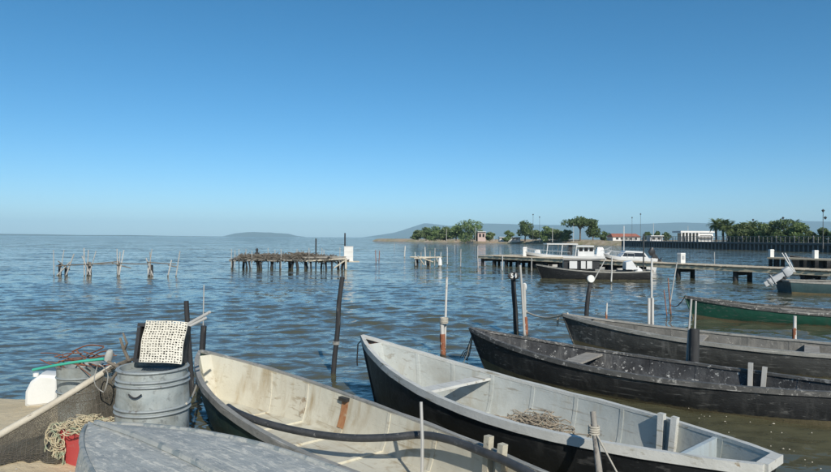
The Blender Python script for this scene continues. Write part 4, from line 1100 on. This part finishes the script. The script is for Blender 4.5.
# white boats behind the jetty
def motorboat(name, label, px0, px1, yw, d, bow_left=True, zs=1.0):
    a, e = D(px0, yw, d), D(px1, yw, d); L = (e-a).length
    t = thing(name, label, 'boat', ((a.x+e.x)/2, d, 0), 0 if bow_left else math.pi); t.scale = (1, 1, zs)
    H = Hull(L, L*.17, .62, .62, .85, stern=.85, bott=.75, full=3.0, rake=.7, draft=.2, floor=.3)
    b = MB(); rows = []
    for tt in TS:
        sd = [H.side(tt, v) for v in (0, .2, .5, .8, 1.0)]; rows.append([mirror(q_) for q_ in reversed(sd)]+[Vector((H.xb(tt), 0, H.zb(tt)))]+sd)
    b.loft(rows); b.f.append(tuple(range(len(rows[0]))))
    for i, q_ in enumerate(b.v): b.v[i] = (-q_[0], q_[1], q_[2])
    b.build('hull', 'gelcoat', t, 35)
    b = MB(); rows = []
    for tt in TS:
        q_ = H.side(tt, 1, .02); rows.append([(-q_.x, -q_.y, q_.z-.03), (-q_.x, 0, q_.z+.02), (-q_.x, q_.y, q_.z-.03)])
    b.loft(rows); b.build('deck', 'gelcoat', t, 35)
    for sg in (-1, 1):
        b = MB(); rows = [[(-q_.x, (q_.y+.006)*sg, q_.z) for q_ in (H.side(tt, .72), H.side(tt, .82))] for tt in TS]
        b.loft(rows); b.build('hull_stripe', 'motor_black', t, 35)
        b = MB(); hr = [Vector((-H.side(tt, 1).x, H.side(tt, 1, .06).y*sg, H.sheer(tt)+.22)) for tt in (.45, .58, .7, .8, .9, .97)]
        b.tube(hr, .012, 6)
        for q_ in hr: b.tube([q_, q_-Vector((0, 0, .24))], .01, 5)
        b.build('hand_rail', 'motor_grey', t, 40)
    return t, H, L
t, H, L = motorboat('pontoon_boat', 'white motorboat with canopy frame behind the jetty', 524, 602, 259, 44.5, zs=1.25)
zc = D(560, 244.5, 44.5).z/1.25
for px in (546, 560.5, 574.5):
    x = D(px, 250, 44.5).x-t.location.x
    for sg in (-1, 1): b = MB(); b.tube([(x-.1, .6*sg, .55), (x, .6*sg, zc)], .035, 7); b.build('canopy_post', 'gelcoat', t, 40)
b = MB(); x0, x1 = D(545, 244, 44.5).x-t.location.x, D(575.5, 244, 44.5).x-t.location.x; b.box(((x0+x1)/2, 0, zc+.03), (x1-x0, 1.35, .06)); b.build('canopy', 'gelcoat', t)
x0, x1 = D(576, 244, 44.5).x-t.location.x, D(592, 244, 44.5).x-t.location.x; zz = D(580, 245, 44.5).z/1.25
b = MB(); b.box(((x0+x1)/2, 0, (.55+zz-.28)/2+.0), (x1-x0, 1.1, zz-.28-.5)); cons = b.build('console', 'gelcoat', t)
b = MB(); b.box(((x0+x1)/2-.05, 0, zz-.06), ((x1-x0)*1.05, 1.2, .07)); b.build('console_roof', 'gelcoat', t)
for k in range(3):
    b = MB(); b.box((lerp(x0, x1, .18+k*.32), -.56, zz-.24), ((x1-x0)*.22, .03, .2)); b.build('window', 'tinted_glass', cons)
b = MB(); b.box((D(569, 252, 44.5).x-t.location.x, -.2, .95), (.28, .4, .55)); b.build('seat', 'motor_black', t)
t, H, L = motorboat('speedboat', 'white speedboat with dark window band and black outboard behind the jetty', 603, 655, 261, 38.5, zs=1.3)
b = MB(); rows = []
for yy in (-.42, .42):
    rows.append([(-L*.22, yy, .62), (-L*.10, yy*.9, .98), (L*.24, yy*.9, .94), (L*.34, yy, .62)])
b.loft(rows); b.f += [(0, 1, 2, 3), (7, 6, 5, 4)]; cab = b.build('cabin', 'gelcoat', t, 20)
for sg in (-1, 1): b = MB(); b.loft([[(-L*.17, .428*sg, .72), (L*.28, .428*sg, .70)], [(-L*.12, .405*sg, .90), (L*.23, .405*sg, .87)]]); b.build('window_band', 'tinted_glass', cab)
b = MB(); b.tube([(-L*.1, 0, .9), (-L*.1, 0, D(624, 226, 38.5).z/1.3)], .025, 7); b.build('aerial', 'gelcoat', t, 40)
t9, H_, L_ = motorboat('dinghy', 'small plain white boat left of the canopy motorboat, behind the jetty head', 523, 546, 257, 49.5, zs=1.25)
b = MB(); b.box((.2, 0, .72), (.5, .5, .3), None, .8); b.build('console', 'gelcoat', t9)
t9, H_, L_ = motorboat('dinghy', 'small white boat between the canopy motorboat and the speedboat', 590, 612, 258, 45.5, False, zs=1.35)
b = MB(); b.box((.1, 0, .75), (.6, .5, .35), None, .75); b.build('console', 'gelcoat', t9); b = MB(); b.box((.1, 0, .95), (.4, .42, .1), None, .8); b.build('windscreen', 'tinted_glass', t9)
def outboard(parent, base, sx_, tilt, mats, s=1.0, axis='Y'):
    """tilted-up outboard: cowl, midsection, lower unit"""
    b = MB(); rot = Matrix.Rotation(tilt, 3, axis)
    def P(q_): return Vector(base)+rot @ (Vector((q_[0]*sx_, q_[1], q_[2]))*s)
    k0 = len(b.v); b.lathe([(.08, -.02), (.125, 0), (.14, .05), (.14, .20), (.12, .28), (.05, .32)], 16)
    def sq(q_): 
        r_ = math.hypot(q_[0], q_[1]); a_ = math.atan2(q_[1], q_[0]); f_ = r_/max(abs(math.cos(a_))**.5*1.0 if False else (abs(math.cos(a_))**4+abs(math.sin(a_))**4)**.25, .1)
        return (f_*math.cos(a_)*1.35+.05*q_[2], f_*math.sin(a_)*.8, q_[2]+.15)
    b.v = [tuple(P(sq(q_))) for q_ in b.v]; cowl = b
    b = MB(); b.box((0, 0, -.12), (.24, .13, .62), None, .8); b.v = [tuple(P(q_)) for q_ in b.v]; om = b.build('outboard_motor', mats[1], parent); cowl.build('cowl', mats[0], om, 45)
    b = MB(); b.tube([(-.18, 0, -.46), (0, 0, -.46), (.15, 0, -.46)], [.03, .08, .06], 9); b.box((0, 0, -.56), (.2, .03, .22)); b.box((.03, 0, -.33), (.42, .2, .03)); b.v = [tuple(P(q_)) for q_ in b.v]; b.build('lower_unit', mats[1], om)
    b = MB(); b.box((-.16, 0, -.02), (.10, .16, .26)); b.box((-.11, 0, .06), (.08, .22, .04)); b.v = [tuple(P(q_)) for q_ in b.v]; b.build('clamp_bracket', 'motor_black', om)
    b = MB()
    for a in range(3):
        b.box((.14, .08*math.cos(a*2.09), -.46+.08*math.sin(a*2.09)), (.015, .07, .12), Matrix.Rotation(a*2.09, 3, 'X'))
    b.v = [tuple(P(q_)) for q_ in b.v]; b.build('propeller', 'motor_grey', om)
outboard(t, (L*.5-.02, 0, .72), 1, R(-42), ('motor_black', 'motor_black'), 1.0)

# teal boat with tilted grey outboard at right edge
pw = D(780, 284, 24.0)
H7 = Hull(5.2, .85, .42, .46, .7, stern=.75, bott=.8, full=2.6, rake=.4, draft=.2, floor=.2)
B7, _ = make_boat('motor_launch', 'dark teal boat at the right edge with its grey outboard tilted up', H7, (pw.x+5.2, 23.3), (-1.0, .12), ('teal_hull', 'worn_grey_inside', 'grey_rail'), band=(.36, 'algae_band'), group=None)
xs_ = H7.xg(0)
outboard(B7, (xs_-.02, .1, .62), -1, R(58), ('motor_grey', 'motor_grey'), .98)
for dy_ in (0, .14):
    b = MB(); inv = B7.matrix_basis.inverted(); a = inv @ D(795-dy_*10, 272, 23.9); e = inv @ D(785-dy_*22, 253, 24.0); b.tube([a, e], .022, 7); b.build('support_rod', 'gelcoat', B7, 40)
# second small jetty at right
q0, q1 = D(772, 256.5, 41), D(850, 259, 37)
J2 = thing('small_jetty', 'low pale jetty at the right edge below the boardwalk', 'jetty', (q0.x, q0.y, -.9))
L0 = J2.location; z2 = .8
b = MB(); a, e = Vector((q0.x, q0.y, z2)), Vector((q1.x, q1.y, z2)); b.bar(a-L0, e-L0, 1.1, .10); b.build('deck', 'deck_wood', J2)
for u in (.03, .1, .45, .6, .75, .9):
    for sg in (-.4, .4):
        c = lerp(a, e, u); b = MB(); b.tube([Vector((c.x, c.y+sg, -.95))-L0, Vector((c.x, c.y+sg, z2-.05))-L0], .12, 8); b.build('pile', 'dark_pile', J2, 40)
for k, (px, yt) in enumerate(((776, 247.5), (809, 248.5))):
    c = D(px, 256, 40.5-1.2*k); P = thing('service_pedestal', ('white service box on the left end of the low jetty', 'white rounded box near the middle of the low jetty')[k], 'pedestal', (c.x, lerp(a, e, (c.x-a.x)/(e.x-a.x)).y, z2+.05))
    b = MB(); b.box((0, 0, .22), (.24, .24, .44)); b.build('post', 'white_plastic', P); b = MB(); b.box((0, 0, .47), (.28, .28, .07), None, .75); b.build('cap', 'white_plastic', P)
# dark hull lying behind small jetty
p_ = D(800, 262, 43)
H9 = Hull(6, .9, .62, .62, .9, stern=.8, bott=.8, draft=.2, floor=.3)
make_boat('motor_launch', 'black hulled boat half hidden behind the low jetty at the right edge', H9, (p_.x-.4, 43.5), (1, -.06), ('black_hull', 'black_hull', 'dark_rail'), group=None)

# ---------------------------------------------------------------- far shore
def bank_profile(pts, zt, depth, name, mat, label, back=None):
    """pts: waterline polyline (x,y); slope up to zt then land going back"""
    b = MB(); rows = []; P = [Vector((x, y, 0)) for x, y in pts]
    for i, p_ in enumerate(P):
        t = P[min(i+1, len(P)-1)]-P[max(i-1, 0)]; n_ = Vector((-t.y, t.x, 0)).normalized()
        if n_.x*.8+n_.y*.6 < 0: n_ = -n_
        j = .4*math.sin(i*1.7)+.3*math.sin(i*3.9)
        rows.append([p_-n_*(1.5)+Vector((0, 0, -1)), p_+n_*j, p_+n_*(1.4+j)+Vector((0, 0, zt*.6)), p_+n_*(3+j)+Vector((0, 0, zt+.15*math.sin(i*2.3))), p_+n_*12+Vector((0, 0, zt+.1)), p_+n_*depth+Vector((0, 0, zt+.1))])
    b.loft(rows); ob = b.build(name, mat, None, 50); tag(ob, label, kind='structure'); return ob
def at(px, d): return ((px-415.5)/FPX*d, d)
bank_pts = [at(lerp(372, 625, u), lerp(330, 176, u**.7)) for u in np.linspace(0, 1, 70)]
bank_profile(bank_pts, 1.25, 260, 'far_bank', 'far_bank', 'brown stony bank with land behind on the far shore')
bank2 = [at(lerp(622, 1000, u), lerp(172, 66, u**.62)) for u in np.linspace(0, 1, 40)]
bank_profile([(x+4.5, y+3.0) for x, y in bank2], 1.1, 300, 'far_bank', 'far_bank', 'low green bank behind the dark boardwalk')
# low far-left land strip and hills (kilometres away, seen through the haze box)
def hill(name, label, x0, x1, d, prof, thick=1500, seed=0, base=-4):
    b = MB(); rows = []; n_ = 160; rg = random.Random(seed)
    ph = [rg.uniform(0, 6.28) for _ in range(8)]
    for i in range(n_+1):
        u = i/n_; px = lerp(x0, x1, u); hp_ = np.interp(px, [q_[0] for q_ in prof], [q_[1] for q_ in prof])
        hp_ *= 1+.05*sum(math.sin(u*(13+7*k)+ph[k])/(1+k*.5) for k in range(8))*.6
        row = []
        for j, (fy, fz) in enumerate(((0, 0), (.12, .35), (.3, .72), (.5, 1.0), (.75, .75), (1, 0))):
            dd = d+thick*fy; wob = .08*math.sin(u*37+j*2.1+ph[j])
            row.append(((px-415.5)/FPX*dd*(1 if True else 1), dd, base+(hp_*d/FPX)*fz*(1+wob*(fz < 1))*dd/d))
        rows.append(row)
    b.loft(rows); ob = b.build(name, 'hill_scrub', None, 80); tag(ob, label, kind='structure'); return ob
hill('hills', 'long blue mountain ridge far behind the right shore', 360, 1150, 7600, [(360, 0), (395, 5), (415, 11), (425, 14), (450, 12), (480, 15), (520, 13.5), (600, 14.5), (680, 17), (740, 16.5), (800, 19), (850, 18), (1000, 15), (1150, 4)], 1600, 2)
hill('hills', 'low hazy headland far out on the lagoon horizon', 222, 306, 6800, [(222, .2), (235, 3.4), (250, 4.8), (270, 4.6), (288, 3.2), (296, 1.4), (306, .2)], 700, 5, -1)
hill('hills', 'thin dark strip of low land on the far left horizon', -260, 224, 5200, [(-260, 1.0), (-40, 1.5), (0, 1.9), (40, 1.6), (80, 1.0), (130, 1.2), (170, .6), (224, .3)], 400, 8, -1)

# ---- trees
def rnd_unit(rg):
    while True:
        v_ = Vector((rg.uniform(-1, 1), rg.uniform(-1, 1), rg.uniform(-1, 1)))
        if .05 < v_.length < 1: return v_.normalized()
def crown_mesh(blobs, n, size, rg):
    b = MB()
    vol = [q_[3]*q_[4] for q_ in blobs]; tot = sum(vol)
    for (cx, cy, cz, rh, rv), vv in zip(blobs, vol):
        for k in range(int(n*vv/tot)):
            u = rnd_unit(rg); r_ = rg.uniform(.55, 1.08)
            c = Vector((cx+u.x*rh*r_, cy+u.y*rh*r_, cz+u.z*rv*r_))
            nrm = (u*.7+rnd_unit(rg)).normalized(); a = nrm.cross(rnd_unit(rg)).normalized(); bb = nrm.cross(a); s_ = size*rg.uniform(.5, 1.2)
            b.add([c-a*s_, c+bb*s_*.45, c+a*s_, c-bb*s_*.45], [(0, 1, 2, 3)])
    return b
def broad_tree(name, label, px, ytop, d, wpx, mat, seed, ground=1.3, umbrella=False, group=None, trunk_frac=.3, n=1500):
    rg = random.Random(seed); x = (px-415.5)/FPX*d; h = D(px, ytop, d).z-ground; wd = wpx/FPX*d
    t = thing(name, label, 'tree', (x, d, ground), 0, group)
    blobs = []
    nb_ = 9 if not umbrella else 12
    for k in range(nb_):
        a = k*2.4+rg.uniform(-.3, .3); rr_ = wd*.5*math.sqrt((k+.3)/nb_)*.72
        zc = h*(rg.uniform(trunk_frac+.12, .86)-(.0 if umbrella else .18*(rr_/(wd*.5)))) if not umbrella else h*(.80-.20*(rr_/(wd*.5))**2+rg.uniform(-.05, .03))
        rv = h*(.13 if umbrella else rg.uniform(.13, .2)); blobs.append((math.cos(a)*rr_, math.sin(a)*rr_, zc, wd*rg.uniform(.20, .30), rv*1.15))
    blobs.append((0, 0, h*.86, wd*.2, h*.13))
    crown_mesh(blobs, n, .22 if d < 160 else .42, rg).build('crown', mat, t)
    b = MB(); b.tube([(0, 0, -.6), (rg.uniform(-.1, .1), 0, h*trunk_frac), (rg.uniform(-.3, .3), 0, h*.7)], [.035*h, .026*h, .012*h], 8)
    for (cx, cy, cz, rh, rv) in blobs[:6]: b.tube([(0, 0, h*trunk_frac*1.0), (cx*.5, cy*.5, lerp(h*trunk_frac, cz, .6)), (cx, cy, cz)], [.02*h, .012*h, .005*h], 6)
    b.build('trunk', 'bark', t, 50); return t
def palm_tree(name, label, px, ytop, d, mat, seed, ground=1.2, group=None, spread=1.9):
    rg = random.Random(seed); x = (px-415.5)/FPX*d; h = D(px, ytop, d).z-ground
    t = thing(name, label, 'palm', (x, d, ground), 0, group); zt = h*.72
    b = MB(); b.tube([(0, 0, -.5), (.04, 0, zt*.3), (-.03, 0, zt*.7), (0, 0, zt)], [.30, .22, .20, .24], 10); b.build('trunk', 'bark', t, 50)
    b = MB()
    for k in range(60):
        az = k*2.399; el = rg.uniform(-.5, 1.25); L_ = spread*rg.uniform(.85, 1.15); c = Vector((0, 0, zt)); d_ = Vector((math.cos(az)*math.cos(el), math.sin(az)*math.cos(el), math.sin(el)))
        for i in range(9):
            d_ = (d_+Vector((0, 0, -.13))).normalized(); nx_ = c+d_*L_/9; sd = d_.cross(Vector((0, 0, 1)))
            if sd.length < .05: sd = Vector((1, 0, 0))
            sd.normalize(); lw = .46*math.sin((i+.8)/9.5*math.pi)+.05
            for sg in (-1, 1):
                tip = nx_+sd*sg*lw+d_*.16+Vector((0, 0, -.10+rg.uniform(-.04, .04))); b.add([c, nx_, tip], [(0, 1, 2)])
            c = nx_
    b.build('crown', mat, t); return t
ORD = ['first', 'second', 'third', 'fourth', 'fifth', 'sixth', 'seventh', 'eighth', 'ninth', 'tenth', 'eleventh', 'twelfth']
lefts = [(418, 230, 10, 'leaf_olive'), (426, 227, 13, 'leaf_olive'), (436, 226, 14, 'leaf_bush'), (446, 226.5, 14, 'leaf_olive'), (456, 225.5, 13, 'leaf_bush'), (468.5, 219, 17, 'leaf_bush'), (479, 231, 7, 'leaf_olive')]
for k, (px, yt, wpx, mt) in enumerate(lefts):
    broad_tree('shore_tree', ORD[k]+' tree from the left in the clump on the sandy spit'+(', the tallest' if k == 5 else ''), px, yt, 262-k*4, wpx*1.6, mt, 100+k, 1.3, group='trees on the sandy spit', trunk_frac=.02, n=2200)
broad_tree('shore_tree', 'dark rounded tree standing alone right of the white house', 525, 220, 218, 17, 'leaf_pine', 120, 1.3, n=1700, trunk_frac=.25)
for k, (px, yt, wpx) in enumerate(((490, 232, 8), (508, 230.5, 9), (536, 230, 13), (546, 226, 14), (556, 229, 15), (566, 229.5, 10))):
    broad_tree('shore_shrub', ORD[k]+' low green tree from the left along the middle of the far shore', px, yt, 222-k*3, wpx*1.2, 'leaf_bush' if k % 2 else 'leaf_olive', 130+k, 1.3, group='low trees along the far shore', trunk_frac=.02, n=1300)
broad_tree('umbrella_pine', 'large umbrella pine with wide flat crown, tallest in the middle of the shore', 580, 216, 200, 33, 'leaf_pine', 140, 1.3, umbrella=True, trunk_frac=.45, n=3000)
broad_tree('umbrella_pine', 'smaller pine joined to the right of the large umbrella pine', 593, 223, 199, 15, 'leaf_pine', 141, 1.3, trunk_frac=.3, n=1400)
for k, (px, yt, wpx) in enumerate(((604, 231, 8), (648, 232, 9), (657, 231, 7), (666, 232, 8), (685, 231, 6))):
    broad_tree('shore_shrub', ORD[k]+' small dark tree from the left around the red roofed house', px, yt, 214+k*2, wpx*1.2, 'leaf_pine', 150+k, 1.2, group='small trees by the red roofed house', trunk_frac=.08, n=600)
for k, (px, yt) in enumerate(((716, 217), (723, 218), (729, 221))):
    palm_tree('palm_tree', ('left', 'middle', 'right')[k]+' of the three palms beside the white pavilion', px, yt, 132-k*3, 'leaf_palm', 160+k, 1.2, 'palms beside the pavilion', 1.9)
for k, (px, yt) in enumerate(((752, 220), (769, 221), (795, 219))):
    palm_tree('palm_tree', ORD[k]+' palm rising from the bushes behind the boardwalk, from the left', px, yt, 126-k*5, 'leaf_palm', 165+k, 1.2, 'palms among the boardwalk bushes', 1.7)
for k, (px, yt, wpx) in enumerate(((737, 224, 16), (745, 222, 17), (757, 221.5, 19), (765, 224, 17), (775, 220.5, 19), (786, 219, 21), (799, 222, 18), (808, 230, 13), (822, 228, 12), (838, 226, 18), (856, 224, 20))):
    broad_tree('shore_shrub', ORD[k]+' bushy tree from the palms along the boardwalk', px, yt, 126-k*2.4, wpx*1.35, ('leaf_bush', 'leaf_palm', 'leaf_pine')[k % 3], 170+k, 1.1, group='bushy trees behind the boardwalk', trunk_frac=.0, n=3600)

# ---- boardwalk on piles along the right shore
w0 = bank2[0]; pts2 = [Vector((x, y, 0)) for x, y in bank2 if y > 66]
BW = thing('boardwalk', 'dark timber boardwalk on piles with railing along the right shore', 'boardwalk', (pts2[0].x, pts2[0].y, -.9)); L0 = BW.location
zw = 1.35
rows = []; bd = MB()
off = [None]*len(pts2)
for i, p_ in enumerate(pts2):
    t_ = pts2[min(i+1, len(pts2)-1)]-pts2[max(i-1, 0)]; n_ = Vector((-t_.y, t_.x, 0)).normalized()
    off[i] = n_ if n_.x > 0 else -n_
    a, e = p_-L0, p_+off[i]*3.2-L0
    rows.append([Vector((a.x, a.y, zw+.9)), Vector((a.x, a.y, zw+.9+.12)), Vector((e.x, e.y, zw+.9+.12)), Vector((e.x, e.y, zw+.9))])
bd.loft(rows, closed=True); bd.build('deck', 'boardwalk_rail', BW)
path = [p_ for p_ in pts2]
# resample along the edge
dist = [0]
for i in range(1, len(path)): dist.append(dist[-1]+(path[i]-path[i-1]).length)
def along(s):
    return Vector((np.interp(s, dist, [q_.x for q_ in path]), np.interp(s, dist, [q_.y for q_ in path]), 0))
b = MB(); bk = MB(); rp = MB(); rl = MB(); s_ = 0; i = 0
while s_ < dist[-1]:
    q_ = along(s_)-L0
    b.tube([(q_.x, q_.y, -.05), (q_.x, q_.y, zw+.9)], .14, 6)
    rp.box((q_.x, q_.y+.05, zw+.9+.12+.5), (.09, .09, 1.0))
    if i % 4 == 0: rp.box((q_.x-.02, q_.y-.02, zw+.9+.12+.58), (.16, .16, 1.16))
    s_ += 1.1; i += 1
tag(b.build('piles', 'boardwalk_rail', BW, 40), kind='stuff'); tag(rp.build('railing_posts', 'boardwalk_rail', BW), kind='stuff')
rows = []
for p_, n_ in zip(pts2, off):
    a = p_+n_*.9-L0; rows.append([(a.x, a.y, .3), (a.x, a.y, zw+.9)])
bk.loft(rows); bk.build('back_wall', 'boardwalk_dark', BW)
for zz, hh in ((1.05, .08), (.75, .05), (.5, .05), (.25, .05)):
    b = MB()
    for i in range(len(pts2)-1):
        a, e = pts2[i]-L0, pts2[i+1]-L0; a.z = e.z = zw+.9+.12+zz; b.bar(a, e, .06, hh)
    b.build('rail', 'boardwalk_dark' if zz < 1 else 'boardwalk_rail', BW)
b = MB()
for i in range(len(pts2)-1):
    a, e = pts2[i]-L0, pts2[i+1]-L0; a.z = e.z = zw+.9-.12; b.bar(a-Vector((.1, .1, 0)), e-Vector((.1, .1, 0)), .1, .28)
b.build('edge_beam', 'boardwalk_dark', BW)

# ---- buildings on the far shore
def block(name, label, px0, px1, ytop, d, ground, wall, roofm, depth=5, kind='flat', wins=4, ybase=None):
    x0, x1 = (px0-415.5)/FPX*d, (px1-415.5)/FPX*d; h = D((px0+px1)/2, ytop, d).z-ground; wd = x1-x0
    t = thing(name, label, 'building', ((x0+x1)/2, d, ground), 0)
    if kind == 'gable': hw = h*.58
    else: hw = h-.18
    b = MB(); b.box((0, depth/2, hw/2-.3), (wd*.94, depth, hw+.6)); wl_ = b.build('wall', wall, t)
    if kind == 'gable':
        b = MB(); o_ = .4; b.add([(-wd/2, -o_, hw-.05), (wd/2, -o_, hw-.05), (wd/2-.6, depth/2, h), (-wd/2+.6, depth/2, h), (-wd/2, depth+o_, hw-.05), (wd/2, depth+o_, hw-.05)], [(0, 1, 2, 3), (3, 2, 5, 4), (0, 3, 4), (1, 5, 2), (0, 4, 5, 1)]); b.build('roof', roofm, t)
    else:
        b = MB(); b.box((0, depth/2-.2, h-.09), (wd, depth+.8, .18)); b.build('roof', roofm, t)
    for k in range(wins):
        xx = lerp(-wd*.40, wd*.40, (k+.5)/wins); f = MB(); f.box((xx, -.02, hw*.56), (wd*.8/wins*.55, .06, hw*.42)); f = f.build('window', 'tinted_glass', wl_)
    return t
block('house', 'small pale pink house between the spit trees and the round tree', 477.5, 486, 231.5, 235, 1.3, 'wall_pink', 'wall_white', 5, 'flat', 2)
block('low_wall', 'long low white building right of the pink house', 499, 521, 237, 224, 1.2, 'wall_white', 'wall_white', 3, 'flat', 5)
block('house', 'red roofed low house behind the middle of the shore', 612, 641, 233.5, 200, 1.2, 'wall_white', 'roof_tile', 6, 'gable', 5)
block('hut', 'small white hut left of the pavilion', 650, 663, 235.5, 176, 1.3, 'wall_white', 'wall_white', 3, 'flat', 2)
# pavilion
d = 150; x0, x1 = (680.5-415.5)/FPX*d, (713-415.5)/FPX*d; zt_ = D(696, 231, d).z
PV = thing('pavilion', 'white flat roofed pavilion with open columns left of the palms', 'building', ((x0+x1)/2, d, 1.2)); wd = x1-x0; ht = zt_-1.2
b = MB(); b.box((0, 2, ht-.2), (wd+.3, 5, .4)); b.build('roof', 'wall_white', PV)
for k in range(6):
    b = MB(); b.box((lerp(-wd/2+.12, .3, k/5), -.3, ht/2-.2), (.22, .22, ht-.42)); b.build('column', 'wall_white', PV)
b = MB(); b.box((wd*.27, 1.9, ht/2-.25), (wd*.45, 4, ht-.5)); b.build('wall', 'wall_white', PV)
b = MB(); b.box((-wd*.2, 2.6, ht/2-.25), (wd*.5, .2, ht-.5)); b.build('back_wall', 'concrete', PV)
b = MB(); b.box((wd*.27, -.12, ht*.56), (wd*.36, .06, .35)); b.build('window', 'tinted_glass', PV)
b = MB(); b.box((wd*.25, -.6, ht*.52), (wd*.5, 1.2, .08), Matrix.Rotation(R(12), 3, 'X')); b.build('awning', 'wall_white', PV)
b = MB(); b.box((0, 1, -.4), (wd+2, 7, .8)); b.build('plinth', 'concrete', PV)
# lamp posts
def lamp(label, px, ytop, d, ground=1.3, double=False):
    x = (px-415.5)/FPX*d; h = D(px, ytop, d).z-ground; t = thing('street_lamp', label, 'street lamp', (x, d, ground), 0, 'street lamps along the far shore')
    b = MB(); b.lathe([(.12, -.6), (.11, .4), (.05, .5), (.04, h-.3)], 9); b.build('pole', 'lamp_metal', t, 40)
    arms = [(0, h)] + ([(.35, h*.8)] if double else [])
    for (ox, zz) in arms:
        b = MB(); b.lathe([(.05, -.32), (.20, -.10), (.22, .0), (.05, .12), (.02, .2)], 10, (ox, 0, zz-.1)); b.build('lantern', 'lamp_metal', t, 40)
        if ox: b = MB(); b.tube([(0, 0, zz-.2), (ox, 0, zz-.15)], .03, 6); b.build('arm', 'lamp_metal', t, 40)
for (px, yt, d, dbl, lab) in ((823, 209.5, 96, True, 'tall dark street lamp with two lanterns at the right edge'), (783, 217, 118, False, 'dark street lamp rising from the boardwalk bushes'), (753, 219, 128, False, 'street lamp top behind the bushes right of the palms'),
        (533, 214, 200, False, 'left of two thin street lamps near the round tree'), (539.5, 216.5, 204, False, 'right of two thin street lamps near the round tree'), (632, 217, 190, False, 'left of two thin street lamps above the red roof'), (640.5, 213.5, 184, False, 'right of two thin street lamps above the red roof')):
    lamp(lab, px, yt, d, 1.2, dbl)
# thin white masts along the shore
for k, (px, yt, lab) in enumerate(((446.5, 229, 'thin white mast in front of the spit trees'), (475.5, 226, 'thin white mast right of the tallest spit tree'), (494, 232, 'short white mast on the bank right of the pink house'), (552.5, 227, 'thin white mast among the low trees left of the umbrella pine'), (573.5, 223, 'thin white mast in front of the umbrella pine'), (653.5, 223, 'thin white mast by the white hut'), (688, 226, 'thin white mast by the pavilion'))):
    d = 196 if px > 520 else 232; x = (px-415.5)/FPX*d; h = D(px, yt, d).z
    b = MB(); b.tube([(0, 0, -.4), (0, 0, h-1.2)], [.09, .05], 6); b.build('flag_mast', 'white_stake', None, 40, (x, d, 1.2)); tag(bpy.data.objects[-1] if False else col.objects[-1], lab, 'mast', 'thin masts along the far shore')

# ---------------------------------------------------------------- haze: the air over the lagoon
b = MB(); b.box((0, 5500, 139), (23800, 12600, 282))
m_ = bpy.data.materials.new('haze_air'); m_.use_nodes = True; n = m_.node_tree; n.nodes.clear(); MATS['haze_air'] = m_
o = n.nodes.new('ShaderNodeOutputMaterial'); pv = n.nodes.new('ShaderNodeVolumePrincipled')
pv.inputs['Color'].default_value = (.52, .82, 1.0, 1); pv.inputs['Density'].default_value = 1.2e-4; pv.inputs['Anisotropy'].default_value = -.15
n.links.new(pv.outputs[0], o.inputs['Volume'])
hz_ = b.build('haze', 'haze_air'); tag(hz_, 'thin blue summer haze over the lagoon', kind='stuff')
